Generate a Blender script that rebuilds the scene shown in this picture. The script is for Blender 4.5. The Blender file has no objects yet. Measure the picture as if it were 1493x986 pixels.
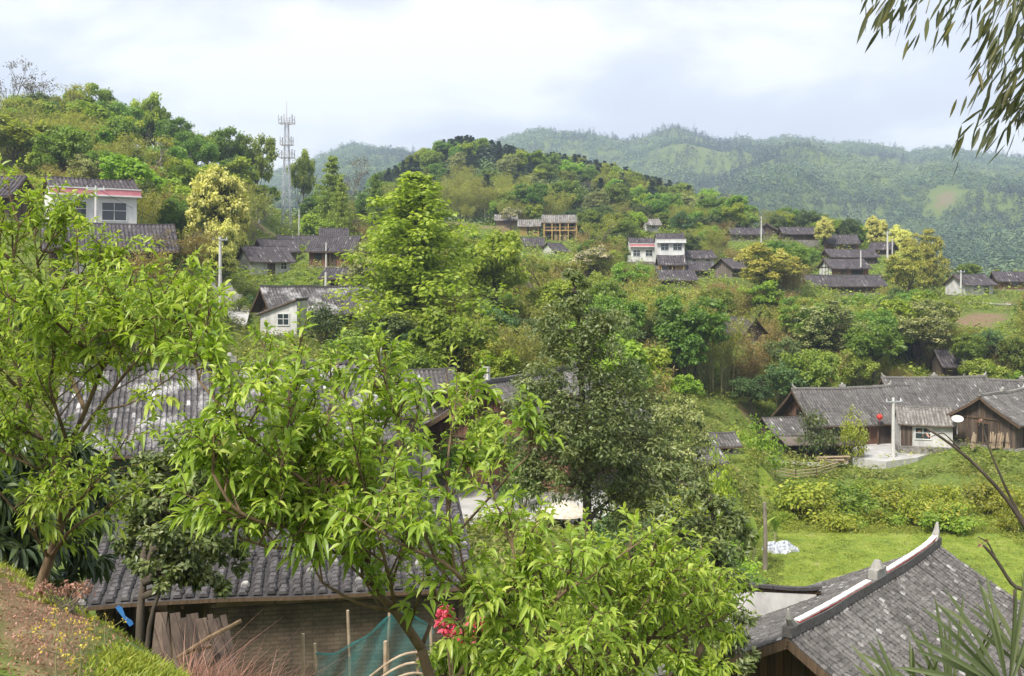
import bpy, math, random
import numpy as np
from math import radians as R, sin, cos, pi
sc = bpy.context.scene
col = sc.collection
RNG = np.random.default_rng(7)
random.seed(7)
# ------------------------------------------------------------------ camera
F, CX, HZ, W0 = 1434.0, 746.5, 400.0, 1493.0
cam_d = bpy.data.cameras.new("camera"); cam = bpy.data.objects.new("camera", cam_d); col.objects.link(cam)
cam.location = (0, 0, 0); cam.rotation_euler = (R(90), 0, 0)
cam_d.sensor_width = 36; cam_d.lens = 36 * F / W0; cam_d.shift_y = -(493 - HZ) / W0
cam_d.clip_start = 0.05; cam_d.clip_end = 20000
sc.camera = cam
# ------------------------------------------------------------------ world, sun, exposure
SUN_EL, SUN_AZ = 52.0, 215.0          # azimuth clockwise from +Y
w = bpy.data.worlds.new("World"); sc.world = w; w.use_nodes = True
nt = w.node_tree; nt.nodes.clear()
def nd(t, kind, **kw):
    n = t.nodes.new(kind)
    for k, v in kw.items(): setattr(n, k, v)
    return n
out = nd(nt, 'ShaderNodeOutputWorld'); bg = nd(nt, 'ShaderNodeBackground'); bg.inputs['Strength'].default_value = 0.109
sky = nd(nt, 'ShaderNodeTexSky', sky_type='NISHITA', sun_disc=False)
sky.sun_elevation = R(SUN_EL); sky.sun_rotation = R(SUN_AZ); sky.air_density = 1.0; sky.dust_density = 2.0
tc = nd(nt, 'ShaderNodeTexCoord'); mp = nd(nt, 'ShaderNodeMapping'); mp.inputs['Scale'].default_value = (1.0, 1.0, 2.6); mp.inputs['Location'].default_value = (0.35, 0.2, 0.1)
nz = nd(nt, 'ShaderNodeTexNoise'); nz.inputs['Scale'].default_value = 3.6; nz.inputs['Detail'].default_value = 6; nz.inputs['Roughness'].default_value = 0.5; nz.inputs['Distortion'].default_value = 0.25
rp = nd(nt, 'ShaderNodeValToRGB')
e = rp.color_ramp.elements
e[0].position = 0.37; e[0].color = (4.2, 4.35, 4.9, 1); e[1].position = 0.60; e[1].color = (6.2, 6.2, 6.0, 1)
x = rp.color_ramp.elements.new(0.50); x.color = (4.65, 4.75, 5.15, 1)
mx = nd(nt, 'ShaderNodeMix', data_type='RGBA'); mx.inputs['Factor'].default_value = 0.93
L = nt.links.new
L(tc.outputs['Generated'], mp.inputs['Vector']); L(mp.outputs['Vector'], nz.inputs['Vector']); L(nz.outputs['Fac'], rp.inputs['Fac'])
L(sky.outputs['Color'], mx.inputs['A']); L(rp.outputs['Color'], mx.inputs['B']); L(mx.outputs['Result'], bg.inputs['Color']); L(bg.outputs['Background'], out.inputs['Surface'])
sd = bpy.data.lights.new("sun", 'SUN'); sd.energy = 3.7; sd.angle = R(16); sd.color = (1.0, 0.95, 0.86)
so = bpy.data.objects.new("sun", sd); col.objects.link(so)
so.rotation_euler = (R(90 - SUN_EL), 0, R(180 - SUN_AZ))
sc.view_settings.view_transform = 'Standard'; sc.view_settings.look = 'None'; sc.view_settings.exposure = 1.0; sc.view_settings.gamma = 1
sc.render.engine = 'CYCLES'
cy = sc.cycles
cy.max_bounces = 6; cy.diffuse_bounces = 4; cy.glossy_bounces = 1; cy.transmission_bounces = 4; cy.volume_bounces = 0; cy.transparent_max_bounces = 4
cy.use_adaptive_sampling = True; cy.adaptive_threshold = 0.02; cy.use_denoising = True
try: cy.denoiser = 'OPENIMAGEDENOISE'; cy.denoising_prefilter = 'ACCURATE'
except Exception: pass
cy.caustics_reflective = False; cy.caustics_refractive = False; cy.sample_clamp_indirect = 4
# ------------------------------------------------------------------ basic helpers
def P(px, py, Y): return np.array([(px - CX) / F * Y, Y, (HZ - py) / F * Y])
def proj(p): return CX + F * p[0] / p[1], HZ - F * p[2] / p[1]
def nrm(a):
    a = np.asarray(a, float); return a / np.maximum(np.linalg.norm(a, axis=-1, keepdims=True), 1e-9)
def sstep(a, b, x):
    t = np.clip((x - a) / (b - a), 0, 1); return t * t * (3 - 2 * t)
def _h(ix, iy, s):
    n = (ix.astype(np.int64) * 374761393 + iy.astype(np.int64) * 668265263 + s * 974634777) & 0x7fffffff
    n = ((n ^ (n >> 13)) * 1274126177) & 0x7fffffff
    return ((n ^ (n >> 16)) & 0xffff) / 65535.0
def vnoise(x, y, s=0):
    x = np.asarray(x, float); y = np.asarray(y, float)
    ix, iy = np.floor(x), np.floor(y); fx, fy = x - ix, y - iy
    fx = fx * fx * (3 - 2 * fx); fy = fy * fy * (3 - 2 * fy)
    a, b, c, d = _h(ix, iy, s), _h(ix + 1, iy, s), _h(ix, iy + 1, s), _h(ix + 1, iy + 1, s)
    return (a * (1 - fx) + b * fx) * (1 - fy) + (c * (1 - fx) + d * fx) * fy
def fbm(x, y, o=4, s=0):
    t, a, n = 0, 0.5, 0
    for k in range(o): t = t + a * vnoise(x * 2 ** k, y * 2 ** k, s + k); n += a; a *= .5
    return t / n
class MB:
    """collects geometry for one mesh"""
    def __init__(self): self.v = []; self.r = []; self.f = []; self.n = 0
    def add(self, v, faces, rnd=0.5, mat=0):
        v = np.asarray(v, float).reshape(-1, 3); r = np.broadcast_to(np.asarray(rnd, float), (len(v),))
        self.v.append(v); self.r.append(r)
        faces = faces if isinstance(faces, list) and len(faces) and hasattr(faces[0], '__len__') and len({len(q) for q in faces}) > 1 else np.asarray(faces)
        if isinstance(faces, list):
            for q in faces: self.f.append((np.asarray([q]) + self.n, mat))
        else: self.f.append((faces + self.n, mat))
        self.n += len(v); return self
    def box(self, c, s, rz=0.0, mat=0, rnd=0.5, tilt=None):
        x, y, z = np.array(s) / 2.0
        v = np.array([[i, j, k] for i in (-x, x) for j in (-y, y) for k in (-z, z)])
        if tilt is not None:
            a = tilt; v = np.stack([v[:, 0], v[:, 1] * cos(a) - v[:, 2] * sin(a), v[:, 1] * sin(a) + v[:, 2] * cos(a)], 1)
        v = np.stack([v[:, 0] * cos(rz) - v[:, 1] * sin(rz), v[:, 0] * sin(rz) + v[:, 1] * cos(rz), v[:, 2]], 1) + np.array(c)
        return self.add(v, [[0, 1, 3, 2], [4, 6, 7, 5], [0, 4, 5, 1], [2, 3, 7, 6], [0, 2, 6, 4], [1, 5, 7, 3]], rnd, mat)
    def bar(self, a, b, w, t, mat=0, rnd=.5):
        return self.tube([a, b], [w, w], 4, mat, rnd, flat=t / w)
    def tube(self, pts, rad, seg=6, mat=0, rnd=0.5, flat=1.0, cap=True):
        pts = np.asarray(pts, float); n = len(pts); rad = np.broadcast_to(np.asarray(rad, float), (n,))
        d = np.gradient(pts, axis=0) if n > 2 else np.repeat([pts[-1] - pts[0]], n, 0)
        d = nrm(d); up = np.array([0, 0, 1.0]) if abs(d[0][2]) < .9 else np.array([1.0, 0, 0])
        s = nrm(np.cross(d, up)); u = np.cross(s, d)
        a = np.arange(seg) / seg * 2 * pi + pi / seg
        v = pts[:, None] + rad[:, None, None] * (s[:, None] * np.cos(a)[None, :, None] + flat * u[:, None] * np.sin(a)[None, :, None])
        i = np.arange(n - 1)[:, None] * seg; j = np.arange(seg)[None]; k = (j + 1) % seg
        f = np.stack([i + j, i + k, i + seg + k, i + seg + j], -1).reshape(-1, 4)
        self.add(v, f, rnd, mat)
        if cap and seg > 2:
            self.f.append((np.array([list(range(seg))[::-1]]) + self.n - n * seg, mat)); self.f.append((np.array([list(range(seg))]) + self.n - seg, mat))
        return self
    def poly(self, pts, h, mat=0, rnd=.5):
        """flat polygon slab: top at the points, h thick"""
        p = np.asarray(pts, float); n = len(p); q = p.copy(); q[:, 2] -= h
        fs = [list(range(n)), list(range(2 * n - 1, n - 1, -1))] + [[i, n + i, n + (i + 1) % n, (i + 1) % n] for i in range(n)]
        base = self.n; self.v.append(np.vstack([p, q])); self.r.append(np.full(2 * n, rnd)); self.n += 2 * n
        for f in fs: self.f.append((np.array([f]) + base, mat))
        return self
    def build(self, name, mats, parent=None, smooth=False, data_only=False):
        me = bpy.data.meshes.new(name)
        v = np.vstack(self.v); r = np.concatenate(self.r)
        me.vertices.add(len(v)); me.vertices.foreach_set('co', v.astype(np.float32).ravel())
        lt = np.concatenate([np.full(len(f), f.shape[1]) for f, m in self.f]); lv = np.concatenate([f.ravel() for f, m in self.f])
        mi = np.concatenate([np.full(len(f), m) for f, m in self.f])
        me.loops.add(len(lv)); me.loops.foreach_set('vertex_index', lv.astype(np.int32))
        me.polygons.add(len(lt)); me.polygons.foreach_set('loop_start', np.concatenate([[0], np.cumsum(lt)[:-1]]).astype(np.int32))
        me.polygons.foreach_set('material_index', mi.astype(np.int32)); me.polygons.foreach_set('use_smooth', np.full(len(lt), smooth))
        me.update(calc_edges=True)
        me.attributes.new('rnd', 'FLOAT', 'POINT').data.foreach_set('value', r.astype(np.float32))
        for m in (mats if isinstance(mats, (list, tuple)) else [mats]): me.materials.append(m)
        if data_only: return me
        o = bpy.data.objects.new(name, me); col.objects.link(o)
        if parent is not None: o.parent = parent
        return o
def tag(o, label=None, cat=None, group=None, kind=None):
    if label: o['label'] = label
    if cat: o['category'] = cat
    if group: o['group'] = group
    if kind: o['kind'] = kind
    return o
def empty(name, loc, rz=0.0):
    o = bpy.data.objects.new(name, None); col.objects.link(o); o.location = loc; o.rotation_euler = (0, 0, rz); o.empty_display_size = .3
    return o
# ------------------------------------------------------------------ materials
def new_mat(name):
    m = bpy.data.materials.new(name); m.use_nodes = True; t = m.node_tree; t.nodes.clear()
    o = nd(t, 'ShaderNodeOutputMaterial'); b = nd(t, 'ShaderNodeBsdfPrincipled'); t.links.new(b.outputs[0], o.inputs[0])
    b.inputs['Roughness'].default_value = .8; b.inputs['Specular IOR Level'].default_value = .25
    return m, t, b, o
def ramp(t, stops):
    r = nd(t, 'ShaderNodeValToRGB'); el = r.color_ramp.elements
    while len(el) < len(stops): el.new(.5)
    for q, (p, c) in zip(el, stops): q.position = p; q.color = (*c, 1)
    return r
def noise(t, scale, detail=5, rough=.6, coord='Object', sc3=None, geo=False):
    c = nd(t, 'ShaderNodeNewGeometry') if geo else nd(t, 'ShaderNodeTexCoord')
    n = nd(t, 'ShaderNodeTexNoise'); n.inputs['Scale'].default_value = scale; n.inputs['Detail'].default_value = detail; n.inputs['Roughness'].default_value = rough
    src = c.outputs['Position'] if geo else c.outputs[coord]
    if sc3:
        m = nd(t, 'ShaderNodeMapping'); m.inputs['Scale'].default_value = sc3; t.links.new(src, m.inputs['Vector']); src = m.outputs['Vector']
    t.links.new(src, n.inputs['Vector']); return n
def mixc(t, f, a, b, mode='MIX'):
    m = nd(t, 'ShaderNodeMix', data_type='RGBA', blend_type=mode)
    for k, v in (('Factor', f), ('A', a), ('B', b)):
        if hasattr(v, 'is_linked') or hasattr(v, 'links'): t.links.new(v, m.inputs[k])
        elif k == 'Factor': m.inputs[0].default_value = v
        else: m.inputs[k].default_value = (*v, 1)
    return m.outputs['Result']
def bump(t, b, src, strength=.3, dist=.05):
    n = nd(t, 'ShaderNodeBump'); n.inputs['Strength'].default_value = strength; n.inputs['Distance'].default_value = dist
    t.links.new(src, n.inputs['Height']); t.links.new(n.outputs[0], b.inputs['Normal'])
def mat_noise(name, stops, scale=2.0, sc3=None, rough=.85, bmp=.2, dist=.03, detail=6, spec=.2, geo=False):
    m, t, b, o = new_mat(name); n = noise(t, scale, detail, .62, sc3=sc3, geo=geo); r = ramp(t, stops)
    t.links.new(n.outputs['Fac'], r.inputs['Fac']); t.links.new(r.outputs['Color'], b.inputs['Base Color'])
    b.inputs['Roughness'].default_value = rough; b.inputs['Specular IOR Level'].default_value = spec
    if bmp: bump(t, b, n.outputs['Fac'], bmp, dist)
    return m
def mat_leaf(name, stops, trans=.35, rough=.5, spec=.35, vary=.25, hue=.03):
    """leaf: colour from each leaf's own random number, a tint per plant, light passes through the blade"""
    m, t, b, o = new_mat(name)
    stops = [(p_, (c_[0] * 1.62, c_[1] * 1.24, c_[2] * 1.8)) for p_, c_ in stops]
    a = nd(t, 'ShaderNodeAttribute', attribute_name='rnd'); r = ramp(t, stops); t.links.new(a.outputs['Fac'], r.inputs['Fac'])
    oi = nd(t, 'ShaderNodeObjectInfo'); hs = nd(t, 'ShaderNodeHueSaturation')
    m1 = nd(t, 'ShaderNodeMapRange'); m1.inputs['To Min'].default_value = 1 - vary; m1.inputs['To Max'].default_value = 1 + vary
    m2 = nd(t, 'ShaderNodeMapRange'); m2.inputs['To Min'].default_value = .5 - hue; m2.inputs['To Max'].default_value = .5 + hue
    mu = nd(t, 'ShaderNodeMath', operation='MULTIPLY'); mu.inputs[1].default_value = 7.13; fr = nd(t, 'ShaderNodeMath', operation='FRACT')
    t.links.new(oi.outputs['Random'], m1.inputs['Value']); t.links.new(oi.outputs['Random'], mu.inputs[0]); t.links.new(mu.outputs[0], fr.inputs[0]); t.links.new(fr.outputs[0], m2.inputs['Value'])
    t.links.new(r.outputs['Color'], hs.inputs['Color']); t.links.new(m1.outputs[0], hs.inputs['Value']); t.links.new(m2.outputs[0], hs.inputs['Hue'])
    t.links.new(hs.outputs[0], b.inputs['Base Color']); b.inputs['Roughness'].default_value = rough; b.inputs['Specular IOR Level'].default_value = spec
    if trans > 0:
        tr = nd(t, 'ShaderNodeBsdfTranslucent'); br = mixc(t, 1.0, hs.outputs[0], (1.5, 1.6, .7), 'MULTIPLY'); t.links.new(br, tr.inputs['Color'])
        ms = nd(t, 'ShaderNodeMixShader'); ms.inputs[0].default_value = trans
        t.links.new(b.outputs[0], ms.inputs[1]); t.links.new(tr.outputs[0], ms.inputs[2]); t.links.new(ms.outputs[0], o.inputs[0])
    return m
M = {}
def leafmat(k, dark, mid, light, **kw): M[k] = mat_leaf('leaf_' + k, [(0, dark), (.5, mid), (1, light)], **kw)
leafmat('green', (.058, .118, .013), (.104, .196, .020), (.168, .282, .034), trans=.42)
leafmat('bright', (.080, .155, .012), (.150, .260, .020), (.230, .340, .034), trans=.42)
leafmat('evergreen', (.032, .070, .016), (.058, .115, .026), (.098, .165, .038), spec=.3, trans=.35)
leafmat('fir', (.014, .034, .019), (.025, .054, .027), (.042, .082, .034), trans=.2)
leafmat('bamboo', (.088, .138, .015), (.158, .214, .026), (.225, .270, .048), vary=.25, hue=.012, trans=.42)
leafmat('rust', (.085, .092, .022), (.145, .145, .032), (.195, .182, .050), vary=.25, hue=.02)
M['yellow'] = mat_leaf('leaf_yellow', [(0, (.03, .055, .012)), (.35, (.06, .10, .018)), (.52, (.27, .34, .06)), (1, (.42, .52, .13))], vary=.12, hue=.01)
M['cream'] = mat_leaf('leaf_cream', [(0, (.025, .045, .014)), (.4, (.05, .085, .022)), (.72, (.12, .18, .04)), (1, (.25, .33, .095))], vary=.12, hue=.01)
M['ochre'] = mat_leaf('leaf_ochre', [(0, (.03, .055, .012)), (.4, (.07, .10, .018)), (.62, (.165, .22, .025)), (1, (.26, .31, .045))], vary=.15, hue=.012)
M['blossom'] = mat_leaf('leaf_blossom', [(0, (.03, .05, .02)), (.5, (.08, .12, .035)), (.72, (.15, .20, .08)), (1, (.36, .43, .20))], vary=.1)
M['purple'] = mat_leaf('leaf_purple', [(0, (.06, .066, .04)), (1, (.11, .115, .07))], vary=.1)
leafmat('peach', (.064, .142, .014), (.150, .275, .022), (.290, .410, .070), trans=.42, vary=.0, hue=0, spec=.45, rough=.42)
leafmat('peachb', (.064, .138, .011), (.148, .265, .020), (.260, .380, .050), trans=.42, vary=.0, hue=0, spec=.4, rough=.45)
leafmat('laurel', (.016, .038, .012), (.036, .072, .020), (.110, .190, .035), trans=.2, vary=0, hue=0, spec=.5, rough=.4)
leafmat('box', (.034, .066, .014), (.074, .125, .025), (.145, .205, .052), trans=.25, vary=0, hue=0, spec=.45, rough=.42)
leafmat('bamboo_backlit', (.018, .032, .008), (.040, .060, .012), (.090, .100, .018), trans=.25, vary=0, hue=0, rough=.45)  # leaf colour darkened to paint in the backlight
leafmat('palm', (.040, .070, .022), (.070, .115, .035), (.115, .165, .060), trans=.2, vary=0, hue=0, rough=.4, spec=.5)
leafmat('banana', (.080, .160, .020), (.130, .240, .030), (.190, .300, .050), trans=.4, vary=.1, hue=0, rough=.4)
leafmat('grass', (.080, .140, .014), (.145, .225, .020), (.220, .290, .035), trans=.3, vary=0, hue=0)
leafmat('hedge', (.075, .140, .012), (.145, .225, .016), (.220, .290, .028), trans=.35, vary=.25, hue=.03)
leafmat('under', (.050, .085, .012), (.105, .150, .022), (.170, .205, .042), vary=0, hue=0)
leafmat('dry', (.090, .060, .030), (.180, .120, .060), (.300, .220, .120), vary=0, hue=0, trans=.2)
leafmat('fargreen', (.030, .072, .020), (.062, .128, .032), (.115, .195, .050), vary=0, hue=0, trans=.15)
leafmat('fardark', (.013, .030, .015), (.024, .052, .024), (.042, .082, .032), vary=0, hue=0, trans=.1)
M['bark'] = mat_noise('bark', [(.3, (.035, .028, .020)), (.7, (.11, .09, .07))], 6, (1, 1, .25), bmp=.6)
M['bark_brown'] = mat_noise('bark_brown', [(.3, (.06, .040, .022)), (.7, (.20, .14, .085))], 14, (1, 1, .3), bmp=.6, dist=.01)
M['bark_pale'] = mat_noise('bark_pale', [(.3, (.12, .10, .08)), (.7, (.26, .23, .18))], 4, (1, 1, .3), bmp=.4)
M['culm'] = mat_noise('culm', [(.3, (.14, .15, .06)), (.7, (.28, .27, .14))], 2, bmp=0)
def mat_tile(name, base, dust, lich):
    m, t, b, o = new_mat(name)
    a = nd(t, 'ShaderNodeAttribute', attribute_name='rnd')
    r = ramp(t, [(0, tuple(c * .42 for c in base)), (.5, base), (.86, tuple(c * 1.4 for c in base)), (1, lich)])
    t.links.new(a.outputs['Fac'], r.inputs['Fac'])
    n = noise(t, .55, 7, .7); r2 = ramp(t, [(.50, (0, 0, 0)), (.66, (1, 1, 1))]); t.links.new(n.outputs['Fac'], r2.inputs['Fac'])
    n2 = noise(t, 9, 4, .7); r3 = ramp(t, [(.35, (.55, .55, .55)), (.7, (1.3, 1.3, 1.3))]); t.links.new(n2.outputs['Fac'], r3.inputs['Fac'])
    sc_ = nd(t, 'ShaderNodeMath', operation='MULTIPLY'); sc_.inputs[1].default_value = dust; t.links.new(r2.outputs['Color'], sc_.inputs[0])
    c = mixc(t, sc_.outputs[0], r.outputs['Color'], lich); c = mixc(t, 1.0, c, r3.outputs['Color'], 'MULTIPLY')
    t.links.new(c, b.inputs['Base Color']); b.inputs['Roughness'].default_value = .85; bump(t, b, n2.outputs['Fac'], .25, .01)
    return m
M['tile_grey'] = mat_tile('tile_grey', (.108, .100, .096), .22, (.30, .29, .285))
M['tile_white'] = mat_tile('tile_lichen', (.092, .085, .086), .85, (.44, .43, .43))
M['tile_near'] = mat_tile('tile_dark', (.070, .064, .066), .14, (.30, .29, .27))
M['tile_far'] = mat_tile('tile_far', (.078, .068, .074), .2, (.22, .205, .205))
M['tile_pale'] = mat_tile('tile_pale', (.20, .185, .17), .5, (.38, .36, .34))
def mat_plank(name, a_, b_, pitch=.22, seam=.35):
    m, t, b, o = new_mat(name)
    c = nd(t, 'ShaderNodeTexCoord'); s = nd(t, 'ShaderNodeSeparateXYZ'); t.links.new(c.outputs['Object'], s.inputs[0])
    ad = nd(t, 'ShaderNodeMath', operation='ADD'); t.links.new(s.outputs[0], ad.inputs[0]); t.links.new(s.outputs[1], ad.inputs[1])
    dv = nd(t, 'ShaderNodeMath', operation='DIVIDE'); dv.inputs[1].default_value = pitch; t.links.new(ad.outputs[0], dv.inputs[0])
    fr = nd(t, 'ShaderNodeMath', operation='FRACT'); fl = nd(t, 'ShaderNodeMath', operation='FLOOR'); t.links.new(dv.outputs[0], fr.inputs[0]); t.links.new(dv.outputs[0], fl.inputs[0])
    wn = nd(t, 'ShaderNodeTexWhiteNoise', noise_dimensions='1D'); t.links.new(fl.outputs[0], wn.inputs['W'])
    n = noise(t, 3, 6, .65, sc3=(3, 3, .35)); mm = nd(t, 'ShaderNodeMath', operation='MULTIPLY_ADD'); mm.inputs[1].default_value = .45
    t.links.new(wn.outputs['Value'], mm.inputs[0]); sb = nd(t, 'ShaderNodeMath', operation='SUBTRACT'); sb.inputs[1].default_value = .22; t.links.new(n.outputs['Fac'], sb.inputs[0]); t.links.new(sb.outputs[0], mm.inputs[2])
    r = ramp(t, [(.15, a_), (.75, b_)]); t.links.new(mm.outputs[0], r.inputs['Fac'])
    g = ramp(t, [(0, (seam,) * 3), (.07, (1, 1, 1)), (.93, (1, 1, 1)), (1, (seam,) * 3)]); t.links.new(fr.outputs[0], g.inputs['Fac'])
    t.links.new(mixc(t, 1.0, r.outputs['Color'], g.outputs['Color'], 'MULTIPLY'), b.inputs['Base Color'])
    bump(t, b, g.outputs['Color'], .4, .02); return m
M['wood'] = mat_plank('plank_brown', (.075, .040, .020), (.19, .10, .052))
M['wood_red'] = mat_plank('plank_red', (.10, .052, .036), (.20, .105, .07))
M['wood_dark'] = mat_plank('plank_dark', (.042, .030, .024), (.12, .088, .066))
M['wood_shaded'] = mat_plank('plank_shaded', (.028, .020, .016), (.085, .062, .048))  # darker plank copy, shade under the shed eave put into the colour
M['wood_grey'] = mat_plank('plank_grey', (.085, .066, .054), (.20, .165, .14), .18)
M['wood_gold'] = mat_plank('plank_gold', (.26, .16, .06), (.45, .30, .12), .3, .7)
M['timber'] = mat_noise('timber', [(.3, (.05, .032, .020)), (.7, (.13, .088, .055))], 5, (3, 3, .4), bmp=.3)
M['timber_gold'] = mat_noise('timber_gold', [(.3, (.30, .19, .07)), (.7, (.48, .33, .14))], 3, bmp=.1)
M['white'] = mat_noise('whitewash', [(.3, (.44, .44, .43)), (.62, (.64, .64, .63))], .8, (1, 1, .4), bmp=.1)
M['dirty_white'] = mat_noise('stained_render', [(.3, (.30, .29, .28)), (.55, (.48, .47, .46)), (.75, (.58, .57, .55))], 1.4, (1, 1, .5), bmp=.2)
M['concrete'] = mat_noise('concrete', [(.3, (.27, .262, .25)), (.5, (.37, .36, .35)), (.7, (.44, .43, .42))], .9, bmp=.15)
M['concrete_old'] = mat_noise('concrete_old', [(.3, (.20, .19, .175)), (.7, (.36, .345, .32))], 2.2, bmp=.3)
M['pole'] = mat_noise('pole_concrete', [(.3, (.42, .41, .40)), (.7, (.54, .53, .51))], 3, bmp=.1)
M['stone'] = mat_noise('rubble_stone', [(.35, (.10, .095, .085)), (.65, (.26, .24, .22))], 3.2, bmp=.8, dist=.08)
M['mud'] = mat_noise('mud_wall', [(.3, (.17, .12, .075)), (.7, (.30, .22, .14))], 2, bmp=.3)
M['glass'], _t, _b, _o = new_mat('window_glass'); _b.inputs['Base Color'].default_value = (.03, .04, .045, 1); _b.inputs['Roughness'].default_value = .08; _b.inputs['Specular IOR Level'].default_value = .6
M['dark'] = mat_noise('dark_shade_panel', [(.3, (.012, .010, .009)), (.7, (.03, .025, .02))], 2, bmp=0)  # paints the shade inside openings; bucket bodies share this near-black
M['pink'] = mat_noise('pink_fascia', [(.3, (.48, .17, .20)), (.7, (.58, .25, .27))], 2, bmp=0)
M['redpaint'] = mat_noise('red_paint', [(.3, (.38, .03, .025)), (.7, (.52, .06, .04))], 3, bmp=0, rough=.5)
M['steel'] = mat_noise('galvanised_steel', [(.3, (.30, .32, .35)), (.7, (.42, .44, .47))], 2, bmp=0, rough=.5, spec=.5)
M['rust_steel'] = mat_noise('painted_steel', [(.3, (.34, .31, .31)), (.7, (.46, .43, .43))], 2, bmp=0, rough=.5)
M['plastic_white'] = mat_noise('white_sheet', [(.4, (.16, .18, .22)), (.6, (.50, .52, .55))], 5, bmp=.5, dist=.05, rough=.4)
M['blue'] = mat_noise('blue_plastic', [(.3, (.03, .12, .32)), (.7, (.06, .20, .45))], 3, bmp=0, rough=.4)
M['cable'] = mat_noise('cable_rubber', [(.3, (.02, .02, .02)), (.7, (.05, .05, .05))], 3, bmp=0)
M['straw'] = mat_noise('straw', [(.3, (.30, .26, .20)), (.7, (.55, .50, .42))], 8, (1, 1, .2), bmp=.4)
M['cut_wood'] = mat_noise('cut_timber', [(.3, (.24, .17, .11)), (.7, (.46, .37, .27))], 6, bmp=.2)
def mat_brick(name):
    m, t, b, o = new_mat(name); c = nd(t, 'ShaderNodeTexCoord'); mp = nd(t, 'ShaderNodeMapping'); mp.inputs['Rotation'].default_value = (R(90), 0, 0)
    t.links.new(c.outputs['Object'], mp.inputs[0]); k = nd(t, 'ShaderNodeTexBrick'); t.links.new(mp.outputs[0], k.inputs[0])
    for n_, v in (('Color1', (.095, .075, .058, 1)), ('Color2', (.12, .095, .075, 1)), ('Mortar', (.07, .058, .046, 1))): k.inputs[n_].default_value = v  # brick colours lowered to paint in the eave's shadow
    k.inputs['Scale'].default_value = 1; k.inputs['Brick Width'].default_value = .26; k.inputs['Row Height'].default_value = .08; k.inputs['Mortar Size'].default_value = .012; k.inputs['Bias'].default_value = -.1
    n = noise(t, 2.5, 6, .65); r = ramp(t, [(.3, (.5, .48, .46)), (.7, (1.35, 1.3, 1.2))]); t.links.new(n.outputs['Fac'], r.inputs['Fac'])
    t.links.new(mixc(t, 1., k.outputs['Color'], r.outputs['Color'], 'MULTIPLY'), b.inputs['Base Color']); bump(t, b, k.outputs['Fac'], -.5, .01); return m
M['brick'] = mat_brick('shaded_brick')
def mat_ground():
    m, t, b, o = new_mat('hillside_ground')
    a = nd(t, 'ShaderNodeAttribute', attribute_name='rnd')
    n = noise(t, .25, 8, .7, geo=True); n2 = noise(t, 3.0, 6, .7, geo=True)
    g = ramp(t, [(.3, (.045, .075, .014)), (.5, (.10, .14, .026)), (.7, (.18, .19, .06))]); t.links.new(n2.outputs['Fac'], g.inputs['Fac'])
    s = ramp(t, [(.3, (.10, .068, .040)), (.55, (.19, .135, .080)), (.75, (.30, .23, .145))]); t.links.new(n2.outputs['Fac'], s.inputs['Fac'])
    ad = nd(t, 'ShaderNodeMath', operation='ADD'); sb = nd(t, 'ShaderNodeMath', operation='MULTIPLY_ADD'); sb.inputs[1].default_value = 1.2; sb.inputs[2].default_value = -.6
    t.links.new(n.outputs['Fac'], sb.inputs[0]); t.links.new(a.outputs['Fac'], ad.inputs[0]); t.links.new(sb.outputs[0], ad.inputs[1])
    q = ramp(t, [(.42, (0, 0, 0)), (.62, (1, 1, 1))]); t.links.new(ad.outputs[0], q.inputs['Fac'])
    t.links.new(mixc(t, q.outputs['Color'], g.outputs['Color'], s.outputs['Color']), b.inputs['Base Color']); b.inputs['Roughness'].default_value = .95; b.inputs['Specular IOR Level'].default_value = .1
    bump(t, b, n2.outputs['Fac'], .6, .08); return m
M['ground'] = mat_ground()
# ------------------------------------------------------------------ where the houses stand (pixel of the base centre, distance) - also makes the terraces
HS = []
def H(key, label, px, py, Y, yaw, Lh, D, hw, hr, name='wooden_house', cat='house', **k):
    HS.append(dict(key=key, label=label, px=px, py=py, Y=Y, yaw=yaw, L=Lh, D=D, hw=hw, hr=hr, name=name, cat=cat, loc=P(px, py, Y), **k))
# near
H('main', 'long brown wooden house with a broad lichen-whitened grey roof behind the young peach tree', 335, 700, 47.5, 17, 12.8, 8.4, 2.7, 2.75, wall='wood', tile='tile_white', pitch=.26, row=.3, ridge='big', posts=6, ext=1.0,
  feat=[('d', -1.5, 1.1, 2.0), ('d', 2.2, 1.0, 2.0), ('w', -4.6, 1.0, 1.2, 1.1), ('w', 4.6, 1.0, 1.2, 1.1), ('w', .4, 1.1, .8, 1.0)])
H('gable', 'red-brown wooden house whose tall plank gable faces the white courtyard', 785, 682, 57, 62, 11, 8.8, 2.6, 2.8, wall='wood_red', tile='tile_grey', pitch=.28, row=.35, ridge='white', ext=.8, posts=0,
  feat=[('o', 'l', 0, 2.6, 1.0, 1.3), ('w', 1.0, 1.0, 1.2, 1.1), ('d', -2, 1.0, 2.0), ('d', 3.2, 1.0, 2.0)])
H('side', 'purple-grey plank outbuilding at the right end of the long lichen-roofed house', 553, 655, 50, 25, 3.4, 3.6, 2.3, .9, wall='wood_grey', tile='tile_grey', pitch=.26, row=.35, ridge='none', feat=[('d', -.5, .9, 1.8)], cat='outbuilding', name='plank_outbuilding')
H('loft', 'small weathered wooden loft shed between the long roof and the red-brown gable', 622, 610, 62, 12, 2.6, 2.6, 2.3, .7, wall='wood_grey', tile='tile_grey', pitch=.28, row=.4, ridge='none', feat=[('w', 0, 1.0, 1.2, .9)], cat='shed', name='loft_shed')
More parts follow.
